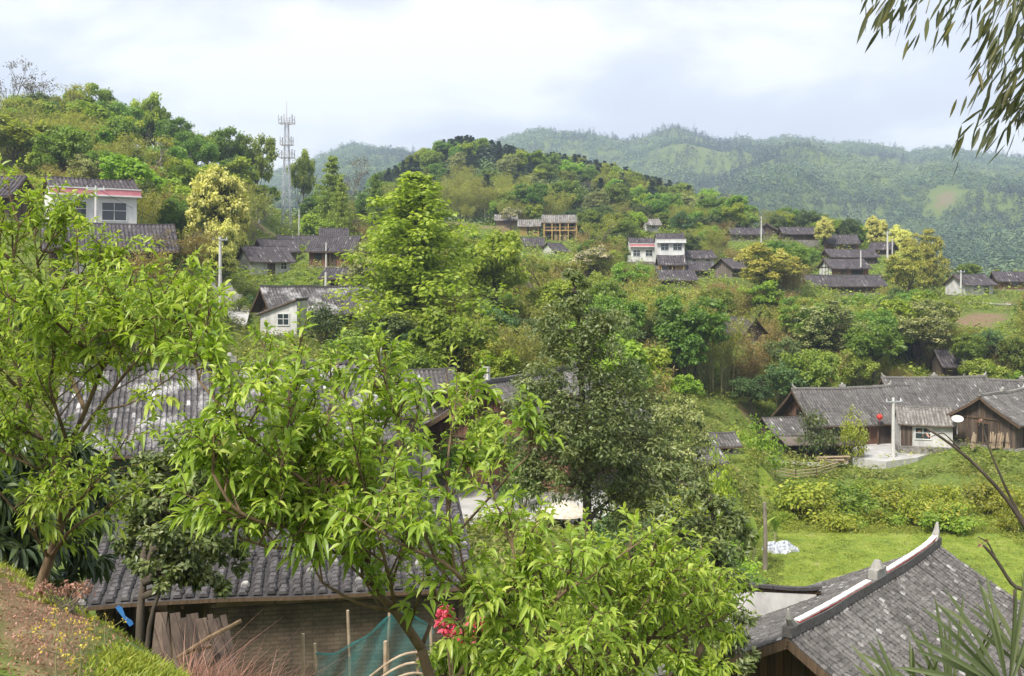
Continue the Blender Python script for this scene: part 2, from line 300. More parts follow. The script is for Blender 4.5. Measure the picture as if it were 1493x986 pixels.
H('big', 'large grey-tiled house with a white-capped swept ridge below the fan palm', 0, 0, 0, 48.5, 9.0, 8.2, 4.0, 2.15, wall='wood', tile='tile_grey', pitch=.2, row=.135, ridge='swept', posts=0, ext=.9, ove=.95, expo=.93,
  feat=[('o', 'l', .0, 3.6, 1.0, .9), ('d', 0, 1.1, 2.1), ('w', 2.5, 1, 1.1, 1.1)])
HS[-1]['loc'] = np.array([10.25, 27.9, -15.05])
# right group
H('r1', 'brown house with red paper lantern, its long grey roof hung above the concrete yard', 1228, 643, 100, 14, 9.6, 6.6, 2.7, 2.6, wall='wood_red', tile='tile_grey', pitch=.3, row=.4, ridge='fin', posts=4, ext=.9,
  feat=[('d', 2.6, 1.1, 2.0), ('d', 0, 1.0, 2.0), ('w', -2.5, 1.0, 1.1, 1.0), ('w', 4.0, 1.0, .8, 1.0), ('o', 'l', 0, 2.4, 1.2, .9)])
H('r1b', 'low lean-to with a slumped tile roof at the left end of the lantern house', 1143, 652, 97, 14, 3.8, 3.6, 1.9, 1.0, wall='wood_dark', tile='tile_grey', pitch=.3, row=.4, ridge='none', cat='shed', name='lean_to_shed', feat=[('o', 'f', 0, .5, 1.2, 1.0)])
H('r2', 'tall brown house with the highest roof behind the concrete yard', 1362, 626, 110, 6, 10.6, 7.0, 3.2, 2.5, wall='wood', tile='tile_grey', pitch=.3, row=.4, ridge='fin', posts=4, ext=.9,
  feat=[('d', -1.0, 1.1, 2.1), ('o', 'f', 1.2, .6, 1.2, 1.4), ('w', -3.5, 1.1, 1.1, 1.1), ('d', 3.8, 1.0, 2.0)])
H('r2b', 'lower roofed wing tucked against the left of the tall brown house', 1302, 622, 107, 6, 3.4, 5.2, 2.7, 1.7, wall='wood_dark', tile='tile_grey', pitch=.3, row=.4, ridge='none', feat=[('w', 0, 1.0, .9, .9)], cat='wing', name='house_wing')
H('r3', 'wooden house running out of the picture behind the tall brown house', 1490, 622, 116, -4, 9, 6.4, 3.0, 2.4, wall='wood', tile='tile_grey', pitch=.3, row=.4, ridge='fin', feat=[('w', -2.5, 1.1, 1.1, 1.0), ('d', 0, 1.0, 2)])
H('r4', 'dark plank barn-like house with firewood bundles along its wall', 1462, 643, 93, 38, 7.5, 5.8, 2.6, 1.9, wall='wood_dark', tile='tile_grey', pitch=.28, row=.4, ridge='fin', ext=.7, feat=[('d', -1.6, 1.0, 1.9), ('w', 1.4, 1.0, .9, .9), ('o', 'l', 0, .3, 1.0, 1.7)])
H('r5', 'small grey-white rendered hut with one dark window on the edge of the yard', 1346, 647, 94, -14, 4.6, 3.6, 2.3, 1.15, wall='dirty_white', tile='tile_pale', pitch=.3, row=.4, ridge='none', ext=.25, ove=.4, feat=[('w', -.3, .75, 1.3, 1.0), ('d', -1.75, .8, 1.8)], cat='hut', name='rendered_hut')
H('rt', 'little square timber hut poking up behind the tall brown house', 1378, 548, 127, 10, 2.2, 2.2, 2.0, 1.3, wall='wood_dark', tile='tile_far', pitch=.4, row=.5, ridge='none', cat='hut', name='timber_hut', feat=[('w', 0, .9, .7, .7)])
H('c0', 'lone grey roof edge showing among bamboo above the lantern house', 1080, 497, 122, -50, 3.6, 3.6, 1.4, 1.5, wall='wood_dark', tile='tile_far', pitch=.4, row=.5, ridge='none', feat=[('w', 0, .6, .7, .7)])
# left upper
H('l1', 'white house with a pink fascia band on the left hillside', 132, 352, 92, 33, 7.2, 5, 4.6, 1.2, wall='white', tile='tile_far', pitch=.35, row=.45, ridge='none', band='pink', ext=.3, ove=.5, name='white_house',
  feat=[('w', -1.8, 2.1, 2.0, 1.4), ('w', 1.6, 1.9, 2.1, 1.6)])
H('l2', 'brown open-fronted house with a wide dark roof below the pink-banded white house', 160, 402, 84, 27, 9.2, 5.2, 2.5, 1.9, wall='wood_dark', tile='tile_far', pitch=.32, row=.4, ridge='none', posts=4, ext=.7, feat=[('o', 'f', .8, .2, 2.2, 1.9), ('d', 2.6, 1.0, 1.9), ('p', -2.6, 2.2, 1.8)])
H('l0', 'far-left house showing one dark roof corner above the left tree', -5, 322, 98, 0, 5, 5, 2.6, 1.8, wall='wood_dark', tile='tile_far', pitch=.4, row=.5, ridge='none', feat=[('w', 0, 1, 1, 1)])
H('l9', 'long brown house with pale lichen patches on its sagging roof beside the white annexe', 468, 487, 99, 30, 10.6, 6.2, 2.6, 2.1, wall='wood_red', tile='tile_white', pitch=.3, row=.4, ridge='grey', posts=4, ext=.9, feat=[('o', 'f', 2.6, .4, 2.2, 1.7), ('d', 0, 1.0, 2.0), ('w', 1.0, 1.0, .8, 1.0), ('o', 'l', 0, 2.2, 1.8, .8)])
H('l10', 'small pale-rendered annexe with a white-barred window in front of the long brown house', 414, 487, 89, 82, 2.6, 3.4, 1.9, 1.25, wall='dirty_white', tile='tile_grey', pitch=.3, row=.4, ridge='none', mono=1, ext=.25, ove=.4, feat=[('w', 'l', -.45, .9, 1.0, .95)], cat='annexe', name='rendered_annexe')
H('l3', 'gabled house with a pale plaster end wall beside the flowering yellow tree', 385, 402, 148, 40, 6.2, 4.8, 2.5, 1.9, wall='dirty_white', tile='tile_far', pitch=.35, row=.5, ridge='none', ext=.6, feat=[('d', 0, 1.0, 1.9), ('w', 2, 1, .9, .9)])
H('l4', 'dark-roofed cottage just up the slope from the pale gabled house', 402, 384, 165, 35, 5.4, 4.6, 2.3, 1.7, wall='wood_grey', tile='tile_far', pitch=.35, row=.5, ridge='none', ext=.6, feat=[('w', 0, 1, .9, .9)], cat='cottage', name='wooden_cottage')
H('l7', 'dark-roofed cottage at the foot of the lattice tower', 432, 376, 178, 20, 6.0, 4.6, 2.3, 1.7, wall='wood_dark', tile='tile_far', pitch=.35, row=.5, ridge='none', ext=.6, feat=[('w', 0, 1, .9, .9)], cat='cottage', name='wooden_cottage')
H('l5', 'house with a red entrance pillar under a long dark roof', 490, 389, 152, -6, 6.8, 5.2, 2.7, 1.9, wall='wood_red', tile='tile_far', pitch=.35, row=.5, ridge='grey', posts=3, feat=[('d', .2, 1.0, 2.0), ('w', -2, 1, .9, .9), ('w', 2.2, 1, .9, .9)])
H('l6', 'small upper cottage behind the house with the red pillar', 487, 362, 172, 10, 4.2, 4, 2.0, 1.5, wall='dirty_white', tile='tile_far', pitch=.35, row=.5, ridge='none', feat=[('w', 0, .8, .8, .8)], cat='cottage', name='rendered_cottage')
H('l8', 'low white-walled shed just above the long lichen-patched roof', 505, 424, 128, -10, 5.0, 3.6, 1.9, 1.0, wall='white', tile='tile_far', pitch=.35, row=.5, ridge='none', feat=[('d', -1, .8, 1.6)], cat='shed', name='white_shed')
H('l8b', 'tiny white-gabled building half hidden by the tall bright conifer', 562, 392, 150, 50, 3.2, 3.0, 2.2, 1.1, wall='white', tile='tile_far', pitch=.35, row=.5, ridge='none', feat=[('w', 0, .9, .7, .7)], cat='cottage', name='white_cottage')
# centre far
H('y1', 'yellow timber-framed hall with a two-storey open gallery on the terrace', 817, 352, 252, -3, 8.6, 5, 5.0, 1.7, wall='mud', tile='tile_pale', pitch=.5, row=.7, ridge='none', name='timber_hall', cat='hall', gallery=1, feat=[('o', 'f', -2.6, 2.9, 1.8, 1.5), ('o', 'f', 0, 2.9, 1.8, 1.5), ('o', 'f', 2.6, 2.9, 1.8, 1.5), ('o', 'f', -2.6, .3, 1.8, 1.8), ('o', 'f', 2.6, .3, 1.8, 1.8), ('d', 0, 1.4, 2)])
H('y2', 'pale-roofed yellow building directly left of the timber-framed hall', 772, 345, 258, -3, 5.2, 4.5, 2.9, 1.5, wall='wood_gold', tile='tile_pale', pitch=.5, row=.7, ridge='none', feat=[('d', 0, 1.0, 2.0), ('w', 1.6, 1, .8, .8)])
H('y3', 'long low roof at the left end of the terrace with the yellow hall', 738, 330, 268, 0, 5.4, 4, 1.8, 1.3, wall='mud', tile='tile_pale', pitch=.5, row=.7, ridge='none', feat=[('w', 0, .6, .9, .7)], cat='shed', name='low_shed')
H('y4', 'mud-walled house with dark roof below the yellow timber hall', 772, 372, 236, 4, 6.2, 4.6, 2.5, 1.6, wall='wood_gold', tile='tile_far', pitch=.5, row=.7, ridge='none', feat=[('d', -.6, 1.0, 1.9), ('w', 1.4, 1, .8, .8)])
H('y5', 'small grey gabled shed with white rake edges beside the blossoming tree', 808, 378, 222, 50, 4.6, 3.8, 2.1, 1.5, wall='dirty_white', tile='tile_far', pitch=.5, row=.7, ridge='none', feat=[('w', 0, .8, .7, .7)], cat='shed', name='gabled_shed')
H('c10', 'tiny pale-roofed cottage alone among dark trees above the two white houses', 950, 338, 250, 12, 3.2, 3.2, 2.0, 1.2, wall='dirty_white', tile='tile_pale', pitch=.5, row=.7, ridge='none', feat=[('w', 0, .8, .8, .8)], cat='cottage', name='rendered_cottage')
H('c1', 'two-storey white house with a pink eave band and green windows', 934, 382, 207, 3, 5.0, 5, 3.6, 1.4, wall='white', tile='tile_far', pitch=.5, row=.7, ridge='none', band='pink', ext=.2, ove=.4, name='white_house', feat=[('w', -1.3, 1.2, 1.4, 1.2), ('w', 1.3, 1.2, 1.4, 1.2)])
H('c2', 'taller white house with two square windows under a white eave', 976, 384, 200, -2, 5.4, 5, 4.6, 1.4, wall='white', tile='tile_far', pitch=.5, row=.7, ridge='none', band='white', ext=.2, ove=.4, name='white_house', feat=[('w', -1.25, 2.6, 1.5, 1.3), ('w', 1.3, 2.6, 1.7, 1.3)])
H('c2b', 'orange-brown wooden house with two decks in front of the taller white house', 978, 401, 193, -2, 4.6, 4, 2.4, 1.4, wall='wood_gold', tile='tile_far', pitch=.45, row=.6, ridge='none', posts=3, feat=[('d', 0, 1.0, 1.9), ('w', -1.4, 1, .8, .8)])
H('c3', 'white-gabled house to the right of the taller white house', 1016, 388, 203, 12, 5.8, 4.4, 1.9, 1.3, wall='white', tile='tile_far', pitch=.45, row=.6, ridge='none', feat=[('w', -1.5, .8, .8, .8), ('w', 1.5, .8, .8, .8)], name='white_house')
H('c4', 'low dark-timber house on the step below the white-gabled house', 1015, 405, 194, -4, 4.8, 4.2, 1.8, 1.3, wall='wood_dark', tile='tile_far', pitch=.45, row=.6, ridge='grey', feat=[('d', 0, .9, 1.7)])
H('c5', 'grey roof lowest in the cluster of white houses', 984, 418, 184, 4, 6.4, 4.6, 1.6, 1.5, wall='wood_dark', tile='tile_far', pitch=.45, row=.6, ridge='none', feat=[('w', 0, .5, .8, .8)])
H('c6', 'gabled timber house with curved eaves right of the white-house cluster', 1066, 404, 188, 42, 5.2, 4.0, 2.0, 1.5, wall='wood_grey', tile='tile_far', pitch=.45, row=.6, ridge='none', ext=.7, feat=[('w', -1, .8, .8, .8), ('d', 1, .9, 1.7)])
H('c7', 'long low house left of the pole on the upper right terrace', 1087, 351, 232, 0, 7.2, 4.4, 1.7, 1.3, wall='wood_grey', tile='tile_far', pitch=.5, row=.7, ridge='none', feat=[('d', 1.6, .9, 1.6), ('w', -1.6, .7, .8, .8)])
H('c8', 'gable-ended house rising behind the long low terrace houses', 1117, 347, 240, 78, 5, 4.6, 2.0, 1.5, wall='wood_dark', tile='tile_far', pitch=.5, row=.7, ridge='none', ext=.7, feat=[('w', 0, .9, .8, .8)])
H('c9', 'long low dark house right of the pole on the upper right terrace', 1163, 351, 230, 2, 7.8, 4.4, 1.8, 1.3, wall='wood_dark', tile='tile_far', pitch=.5, row=.7, ridge='none', feat=[('w', 0, .7, .8, .8), ('w', 2.2, .7, .8, .8)])
# far right terraces
H('f1', 'long brown farmhouse with a dark doorway above the stone terrace wall', 1228, 431, 197, 1, 15.0, 5, 2.3, 1.7, wall='wood', tile='tile_far', pitch=.4, row=.6, ridge='grey', posts=5, feat=[('o', 'f', .0, .2, 2.4, 1.9), ('d', 4.0, .9, 1.8), ('w', -3.4, 1, .9, .9), ('w', 2.6, 1, .8, .8), ('d', -5, .9, 1.8)])
H('f2', 'house with a blue-white gable end wall on the second terrace up', 1230, 405, 207, 14, 8.6, 4.8, 2.3, 1.6, wall='wood_red', tile='tile_far', pitch=.45, row=.6, ridge='none', whitegable=1, feat=[('o', 'f', 1.6, .2, 2.6, 1.8), ('d', -1.5, .9, 1.8)])
H('f3', 'dark house on the third terrace up with a very low roof', 1238, 385, 216, 8, 10.6, 4.6, 1.8, 1.4, wall='wood_dark', tile='tile_far', pitch=.45, row=.6, ridge='none', feat=[('w', 2, .7, .9, .8), ('w', -2, .7, .9, .8)])
H('f4', 'topmost small wooden house among the yellow-tipped trees', 1226, 366, 226, -3, 6.4, 4.4, 2.0, 1.6, wall='wood', tile='tile_far', pitch=.45, row=.6, ridge='grey', feat=[('w', -1.6, .8, 1.2, .7), ('w', .6, .8, 1.2, .7), ('d', 2.2, .8, 1.7)])
H('f4b', 'dark shed roof sloping down behind the yellow-tipped trees', 1287, 372, 222, -35, 4.4, 3.4, 1.6, 1.2, wall='wood_dark', tile='tile_far', pitch=.45, row=.6, ridge='none', feat=[('w', 0, .6, .7, .7)], cat='shed', name='timber_shed')
H('f5', 'pale plastered house behind the white pole on the bare-earth field', 1413, 430, 190, 24, 7.4, 4.6, 2.3, 1.6, wall='dirty_white', tile='tile_far', pitch=.45, row=.6, ridge='grey', ext=.6, feat=[('w', -1.2, .9, .6, .9), ('w', -.2, .9, .6, .9), ('d', 2.0, .9, 1.8)])
H('f6', 'brown house with a long roof at the far right edge of the field', 1482, 422, 196, -8, 8.4, 4.6, 2.0, 1.5, wall='wood', tile='tile_far', pitch=.45, row=.6, ridge='none', feat=[('w', -1, .8, .8, .8), ('w', 1.5, .8, .8, .8)])
# bottom sheds
H('kiln', 'white-walled shed with a broken tile edge between the garden and the large swept roof', 1115, 912, 33, -8, 3.0, 2.2, .75, .85, wall='dirty_white', tile='tile_near', pitch=.22, row=.2, ridge='none', mono=1, ext=.15, ove=.1, feat=[('o', 'f', .8, .1, .9, .5)], cat='shed', name='rendered_shed')
H('th1', 'small grey-roofed pigsty between the dark evergreen and the lantern house', 1024, 682, 66, 15, 1.5, 1.4, .85, .4, wall='wood_grey', tile='tile_grey', pitch=.28, row=.35, ridge='none', feat=[('o', 'f', 0, .1, .6, .5)], cat='shed', name='pigsty')
H('th2', 'low grey roof further back behind the small pigsty', 1050, 656, 74, 10, 1.4, 1.4, .8, .4, wall='wood_grey', tile='tile_grey', pitch=.28, row=.35, ridge='none', feat=[('o', 'f', 0, .1, .6, .5)], cat='shed', name='low_shed')
# ------------------------------------------------------------------ terrain
TP = []
for Yk, row in {
    2: [(0, -1.65), (746, -1.7), (1493, -1.8)],
    5: [(-100, -1.9), (100, -2.05), (640, -2.6), (1400, -3.2)],
    8: [(-150, -2.5), (60, -2.62), (150, -2.85), (290, -3.35), (640, -5), (1400, -5.8)],
    10: [(-100, -3.0), (60, -3.25), (200, -4.4)],
    13: [(-100, -4.2), (0, -4.6), (150, -6.6), (300, -7.3), (640, -7.5), (1000, -8.2), (1400, -10.5)],
    18: [(0, -6.8), (300, -7.4), (640, -7.6), (1000, -10), (1400, -13)],
    28: [(0, -8.0), (300, -8.8), (640, -10.5), (857, -11.3), (1150, -14.3), (1500, -14.6)],
    45: [(0, -8.6), (300, -9.8), (640, -11.3), (850, -11.6), (1000, -13.5), (1150, -16.6), (1450, -16.6)],
    58: [(100, -7.5), (400, -9.6), (640, -11.3), (850, -11.8), (1000, -14.2), (1150, -17), (1450, -17.2)],
    75: [(0, -3), (300, -6.3), (450, -7), (640, -9.5), (850, -11), (1000, -14.6), (1150, -17.2), (1300, -17.8), (1500, -17.4)],
    88: [(1240, -17.5), (1320, -17.3), (1390, -17.0), (1470, -17.2)],
    95: [(0, .3), (150, .5), (320, -4), (450, -6.2), (600, -8.3), (850, -10.5), (1050, -14.2), (1200, -16.8), (1500, -16.7)],
    112: [(0, 6), (200, 4.5), (320, -3), (450, -4.5), (640, -7), (850, -9), (1050, -12.8), (1200, -14.6), (1480, -15.5)],
    135: [(0, 12), (200, 8), (350, -.5), (640, -4), (850, -7), (1050, -9.5), (1250, -10.5), (1480, -9.5)],
    160: [(0, 20), (200, 14), (360, 1), (500, 0), (640, -1), (850, -4), (1050, -6), (1250, -7.2), (1450, -7)],
    190: [(0, 26), (200, 20), (420, 4.5), (640, 2.5), (850, 0), (980, -.5), (1250, -4.8), (1450, -4.3)],
    222: [(0, 31), (120, 30), (250, 25), (330, 20), (420, 9), (550, 10), (700, 8), (850, 5), (980, 3), (1100, 6), (1250, 1), (1450, -4)],
    255: [(100, 31), (250, 24), (420, 14), (600, 13), (700, 12), (800, 9.3), (945, 10.5), (1100, 9), (1250, 5), (1450, -6)],
    320: [(100, 22), (400, 17), (600, 23), (700, 22), (850, 20), (1000, 16), (1200, 9), (1450, -8)],
    450: [(100, 15), (450, 25), (560, 36), (620, 46), (680, 54), (760, 48), (850, 42), (950, 32), (1050, 20), (1250, 5), (1450, -5)],
    620: [(0, 8), (450, 10), (700, 15), (900, 10), (1200, 0), (1600, 0)]}.items():
    for px, z in row: TP.append(((px - CX) / F * Yk, Yk, z))
TP += [(-8, -6, -1.2), (0, -6, -1.4), (8, -6, -1.6), (-3, 0, -1.5), (3, 0, -1.7), (-260, 220, 34), (-150, 100, 6), (-60, 40, -6), (200, 100, -15), (260, 220, -4), (90, 40, -16)]
TP = np.array(TP)
def ab(X, Y): return np.stack([3.2 * X / (Y + 12), np.log(Y + 12)], -1)
_A = ab(TP[:, 0], TP[:, 1])
def _k(d): return d * d * np.log(d + 1e-9)
_n = len(TP); _K = _k(np.linalg.norm(_A[:, None] - _A[None], axis=-1)) + np.eye(_n) * .002
_Pm = np.hstack([np.ones((_n, 1)), _A]); _S = np.zeros((_n + 3, _n + 3)); _S[:_n, :_n] = _K; _S[:_n, _n:] = _Pm; _S[_n:, :_n] = _Pm.T
_W = np.linalg.solve(_S, np.concatenate([TP[:, 2], np.zeros(3)]))
CREST = np.array([(-900, 330), (-300, 300), (200, 265), (380, 252), (445, 236), (470, 223), (500, 211), (520, 208), (550, 213), (590, 218), (620, 222), (660, 222), (700, 212), (720, 204), (760, 192), (790, 187), (815, 190), (835, 193), (860, 191), (890, 197), (915, 202), (940, 196), (965, 186), (985, 182), (1005, 187), (1030, 198), (1050, 203), (1080, 198), (1110, 203), (1150, 197), (1180, 200), (1200, 206), (1240, 205), (1290, 208), (1330, 219), (1360, 213), (1390, 212), (1430, 222), (1493, 228), (1700, 240), (2600, 300)], float)
YC = 2200.
def mount(X, Y):
    px = CX + F * X / np.maximum(Y, 1); zc = (HZ - np.interp(px, CREST[:, 0], CREST[:, 1])) / F * YC - 6
    t = (Y - 620) / (YC - 620); tc_ = np.clip(t, 0, 1)
    z = zc * (0.30 * tc_ + 0.70 * tc_ ** 1.35)
    rd = 1 - np.abs(2 * fbm(X / 420 + 3.1 + .25 * np.sin(Y / 300), Y / 700, 4, 11) - 1)
    rd2 = fbm(X / 160, Y / 200, 3, 21) - .5
    z = z + (165 * (rd - .76) + 55 * rd2) * np.clip(4 * tc_ * (1 - tc_), 0, 1) ** .8 * (1.15 - .75 * tc_)
    return np.where(t > 1, zc - (Y - YC) * .28, z)
PADS = []
for h in HS: PADS.append((h['loc'][0], h['loc'][1], R(h['yaw']), h['L'] / 2 + .9, h['D'] / 2 + 1.1, h['loc'][2] - .12, 2.0 + h['Y'] * .02))
i5 = [h['key'] for h in HS].index('r5'); PADS[i5] = (*PADS[i5][:3], 2.3, 1.9, PADS[i5][5] - .1, .7)
PADS[[h['key'] for h in HS].index('big')] = (10.25, 27.9, R(48.5), 6, 5, -15.1, 3)
def ground(X, Y, pads=True):
    X = np.asarray(X, float); Y = np.asarray(Y, float); sh = np.broadcast(X, Y).shape
    x, y = np.broadcast_to(X, sh).ravel(), np.broadcast_to(Y, sh).ravel()
    yy = np.clip(y, -8, 760); q = ab(x * (yy + 12) / (np.maximum(y, -8) + 12), yy); q[:, 0] = np.clip(q[:, 0], -2.6, 2.6)
    z = np.empty(len(x))
    for i in range(0, len(x), 20000):
        d = np.linalg.norm(q[i:i + 20000, None] - _A[None], axis=-1)
        z[i:i + 20000] = _k(d) @ _W[:_n] + _W[_n] + q[i:i + 20000] @ _W[_n + 1:]
    z += (fbm(x / 3.1, y / 3.1, 3, 5) - .5) * np.clip(y / 60, .12, 1.0) * .9
    wm = sstep(520, 760, y)
    if (wm > 0).any(): z = z * (1 - wm) + np.where(wm > 0, mount(x, y), 0) * wm
    if pads:
        for cx_, cy_, a, hx, hy, pz, fal in PADS:
            m = (np.abs(x - cx_) < hx + hy + fal) & (np.abs(y - cy_) < hx + hy + fal)
            if m.any():
                dx, dy = x[m] - cx_, y[m] - cy_
                u, v = np.abs(dx * cos(a) + dy * sin(a)) - hx, np.abs(-dx * sin(a) + dy * cos(a)) - hy
                ww = 1 - sstep(0, fal, np.hypot(np.maximum(u, 0), np.maximum(v, 0))); z[m] = z[m] * (1 - ww) + pz * ww
    return z.reshape(sh)
def gz(X, Y): return float(ground(np.array([X]), np.array([Y]))[0])
def gpx(px, Y): X = (px - CX) / F * Y; return np.array([X, Y, gz(X, Y)])
# flat yards, as terraces too
YARD = P(700, 725, 50.5); YARD2 = P(1300, 650.5, 96)
PADS.append((YARD[0], YARD[1], 0, 6.2, 5.0, YARD[2] - .08, 2.5))
PADS.append((YARD2[0], YARD2[1], R(8), 5.6, 3.0, YARD2[2] - .1, 2.0))
PADS.append((P(1300, 800, 56)[0], 56, 0, 9.5, 7.5, -16.9, 5))
PADS.append((P(335, 800, 38)[0], 38.0, R(17), 7.0, 1.6, HS[0]['loc'][2] - .15, 3))
# soil regions: (px, Y, reach in log-space, amount)
SOIL = [(1425, 158, .05, .07, .75), (1470, 176, .03, .05, .6), (690, 262, .06, .05, .85), (1450, 84, .05, .04, .3), (380, 200, .03, .05, .6), (300, 100, .03, .08, .5), (60, 6.6, .09, .5, .8), (1090, 104, .02, .05, .5), (1378, 1180, .022, .035, .6), (885, 1500, .06, .02, .5), (1010, 1750, .04, .015, .5), (1250, 190, .05, .02, .4), (400, 15.5, .12, .12, .4), (1180, 80, .05, .05, .35), (1130, 350, .05, .03, .25)]
def soil(X, Y):
    s = np.zeros(np.shape(X)); u = X / np.maximum(Y, 1.0)
    for px, y0, ru, rv, a in SOIL:
        s = np.maximum(s, a * np.exp(-((u - (px - CX) / F) / ru) ** 2 - (np.log(np.maximum(Y, 1) / y0) / rv) ** 2))
    return s
def sheet(name, us, ys, mat):
    U, YY = np.meshgrid(us, ys); X = U * (YY + 7); Z = ground(X, YY)
    v = np.stack([X, YY, Z], -1).reshape(-1, 3); nu, ny = len(us), len(ys)
    i = (np.arange(ny - 1)[:, None] * nu + np.arange(nu - 1)[None]).ravel()
    mb = MB(); mb.add(v, np.stack([i, i + 1, i + nu + 1, i + nu], -1), soil(X, YY).ravel())
    return mb.build(name, mat, smooth=True)
ys = np.concatenate([np.linspace(-7, 2, 10), np.exp(np.linspace(math.log(2.6), math.log(760), 330))])
tag(sheet('ground', np.linspace(-.95, .95, 420), ys, M['ground']), kind='structure')
tag(sheet('mountains', np.linspace(-1.0, 1.0, 420), np.linspace(755, 2900, 190), M['ground']), kind='structure')
# ------------------------------------------------------------------ houses
def roof_z(y, half, zr, hr, ex): return zr - hr * (np.abs(y) / half) ** ex
def make_tiles(mb, Lr, half, ymax, zr, hr, ex, pitch, row, rng, sides=(-1, 1), sag=.06, curve=0.0, thick=.09, skip=0.0):
    n = max(2, int(round(Lr / pitch))); p = Lr / n; xs = -Lr / 2 + p * (np.arange(n) + .5)
    m = max(2, int(round(ymax / row))); yb = np.linspace(0.02, ymax, m + 1)
    sg = lambda x: sag * (fbm(x * .35 + zr, x * 0 + half, 2, 31) - .5) * 2 + curve * (np.abs(x) / (Lr / 2)) ** 3
    for s in sides:
        # bed of channel tiles (closed slab)
        xg = np.linspace(-Lr / 2, Lr / 2, n + 1); yg = np.linspace(0, ymax + .03, max(5, m // 3 + 2))
        X, Y = np.meshgrid(xg, yg); Zt = roof_z(Y, half, zr, hr, ex) + sg(X); nx, ny = len(xg), len(yg)
        top = np.stack([X, s * Y, Zt - .015], -1).reshape(-1, 3); bot = np.stack([X, s * Y, Zt - .015 - thick], -1).reshape(-1, 3)
        i = (np.arange(ny - 1)[:, None] * nx + np.arange(nx - 1)[None]).ravel(); q = np.stack([i, i + 1, i + nx + 1, i + nx], -1)
        mb.add(top, q, rng.uniform(.1, .4, len(top)), 0); mb.add(bot, q[:, ::-1], .4, 1)
        # rim
        e = np.concatenate([np.arange(nx), np.arange(1, ny) * nx + nx - 1, (ny - 1) * nx + np.arange(nx - 1)[::-1], np.arange(ny - 1)[::-1] * nx]); k = len(e)
        rim = np.vstack([top[e], bot[e]]); j = np.arange(k - 1); mb.add(rim, np.stack([j, j + 1, j + 1 + k, j + k], -1), .5, 1)
        # cover tiles
        w = p * .36; h = p * .24
        I, J = np.meshgrid(np.arange(n), np.arange(m), indexing='ij'); I = I.ravel(); J = J.ravel()
        if skip: keep = rng.random(len(I)) > skip; I, J = I[keep], J[keep]
        jit = rng.normal(0, p * .045, len(I)) + (rng.normal(0, p * .05, n))[I]; jz = np.abs(rng.normal(0, p * .03, len(I)))
        x0 = xs[I] + jit; ya, yb_ = yb[J], yb[J + 1] + row * .06; za = roof_z(ya, half, zr, hr, ex) + sg(x0); zb = roof_z(yb_, half, zr, hr, ex) + sg(x0)
        cr = np.array([(-w, 0), (-w * .55, h), (w * .55, h), (w, 0)])
        V = np.empty((len(I), 2, 4, 3)); lift = p * .07
        V[:, 0, :, 0] = x0[:, None] + cr[None, :, 0] * .92; V[:, 1, :, 0] = x0[:, None] + cr[None, :, 0]
        V[:, 0, :, 1] = (s * ya)[:, None]; V[:, 1, :, 1] = (s * yb_)[:, None]
        V[:, 0, :, 2] = (za + jz)[:, None] + cr[None, :, 1] * .9; V[:, 1, :, 2] = (zb + jz + lift)[:, None] + cr[None, :, 1]
        b = np.arange(len(I))[:, None] * 8
        fs = np.concatenate([b + np.array([[0, 1, 5, 4]]), b + np.array([[1, 2, 6, 5]]), b + np.array([[2, 3, 7, 6]]), b + np.array([[4, 5, 6, 7]])])
        tone = np.clip(rng.normal(.55, .16, len(I)) + rng.normal(0, .06, n)[I], 0, .93); tone[rng.random(len(I)) < .018] = 1.0
        mb.add(V.reshape(-1, 3), fs, np.repeat(tone, 8), 0)
def beam(mb, a, b, w, h, mat=0):
    a, b = np.asarray(a, float), np.asarray(b, float); d = nrm(b - a); up = np.array([0, 0, 1.]) if abs(d[2]) < .95 else np.array([1., 0, 0])
    s = nrm(np.cross(d, up)) * w / 2; u = nrm(np.cross(s, d)) * h / 2
    v = np.array([a - s - u, a + s - u, a + s + u, a - s + u, b - s - u, b + s - u, b + s + u, b - s + u])
    mb.add(v, [[3, 2, 1, 0], [4, 5, 6, 7], [0, 1, 5, 4], [1, 2, 6, 5], [2, 3, 7, 6], [3, 0, 4, 7]], .5, mat)
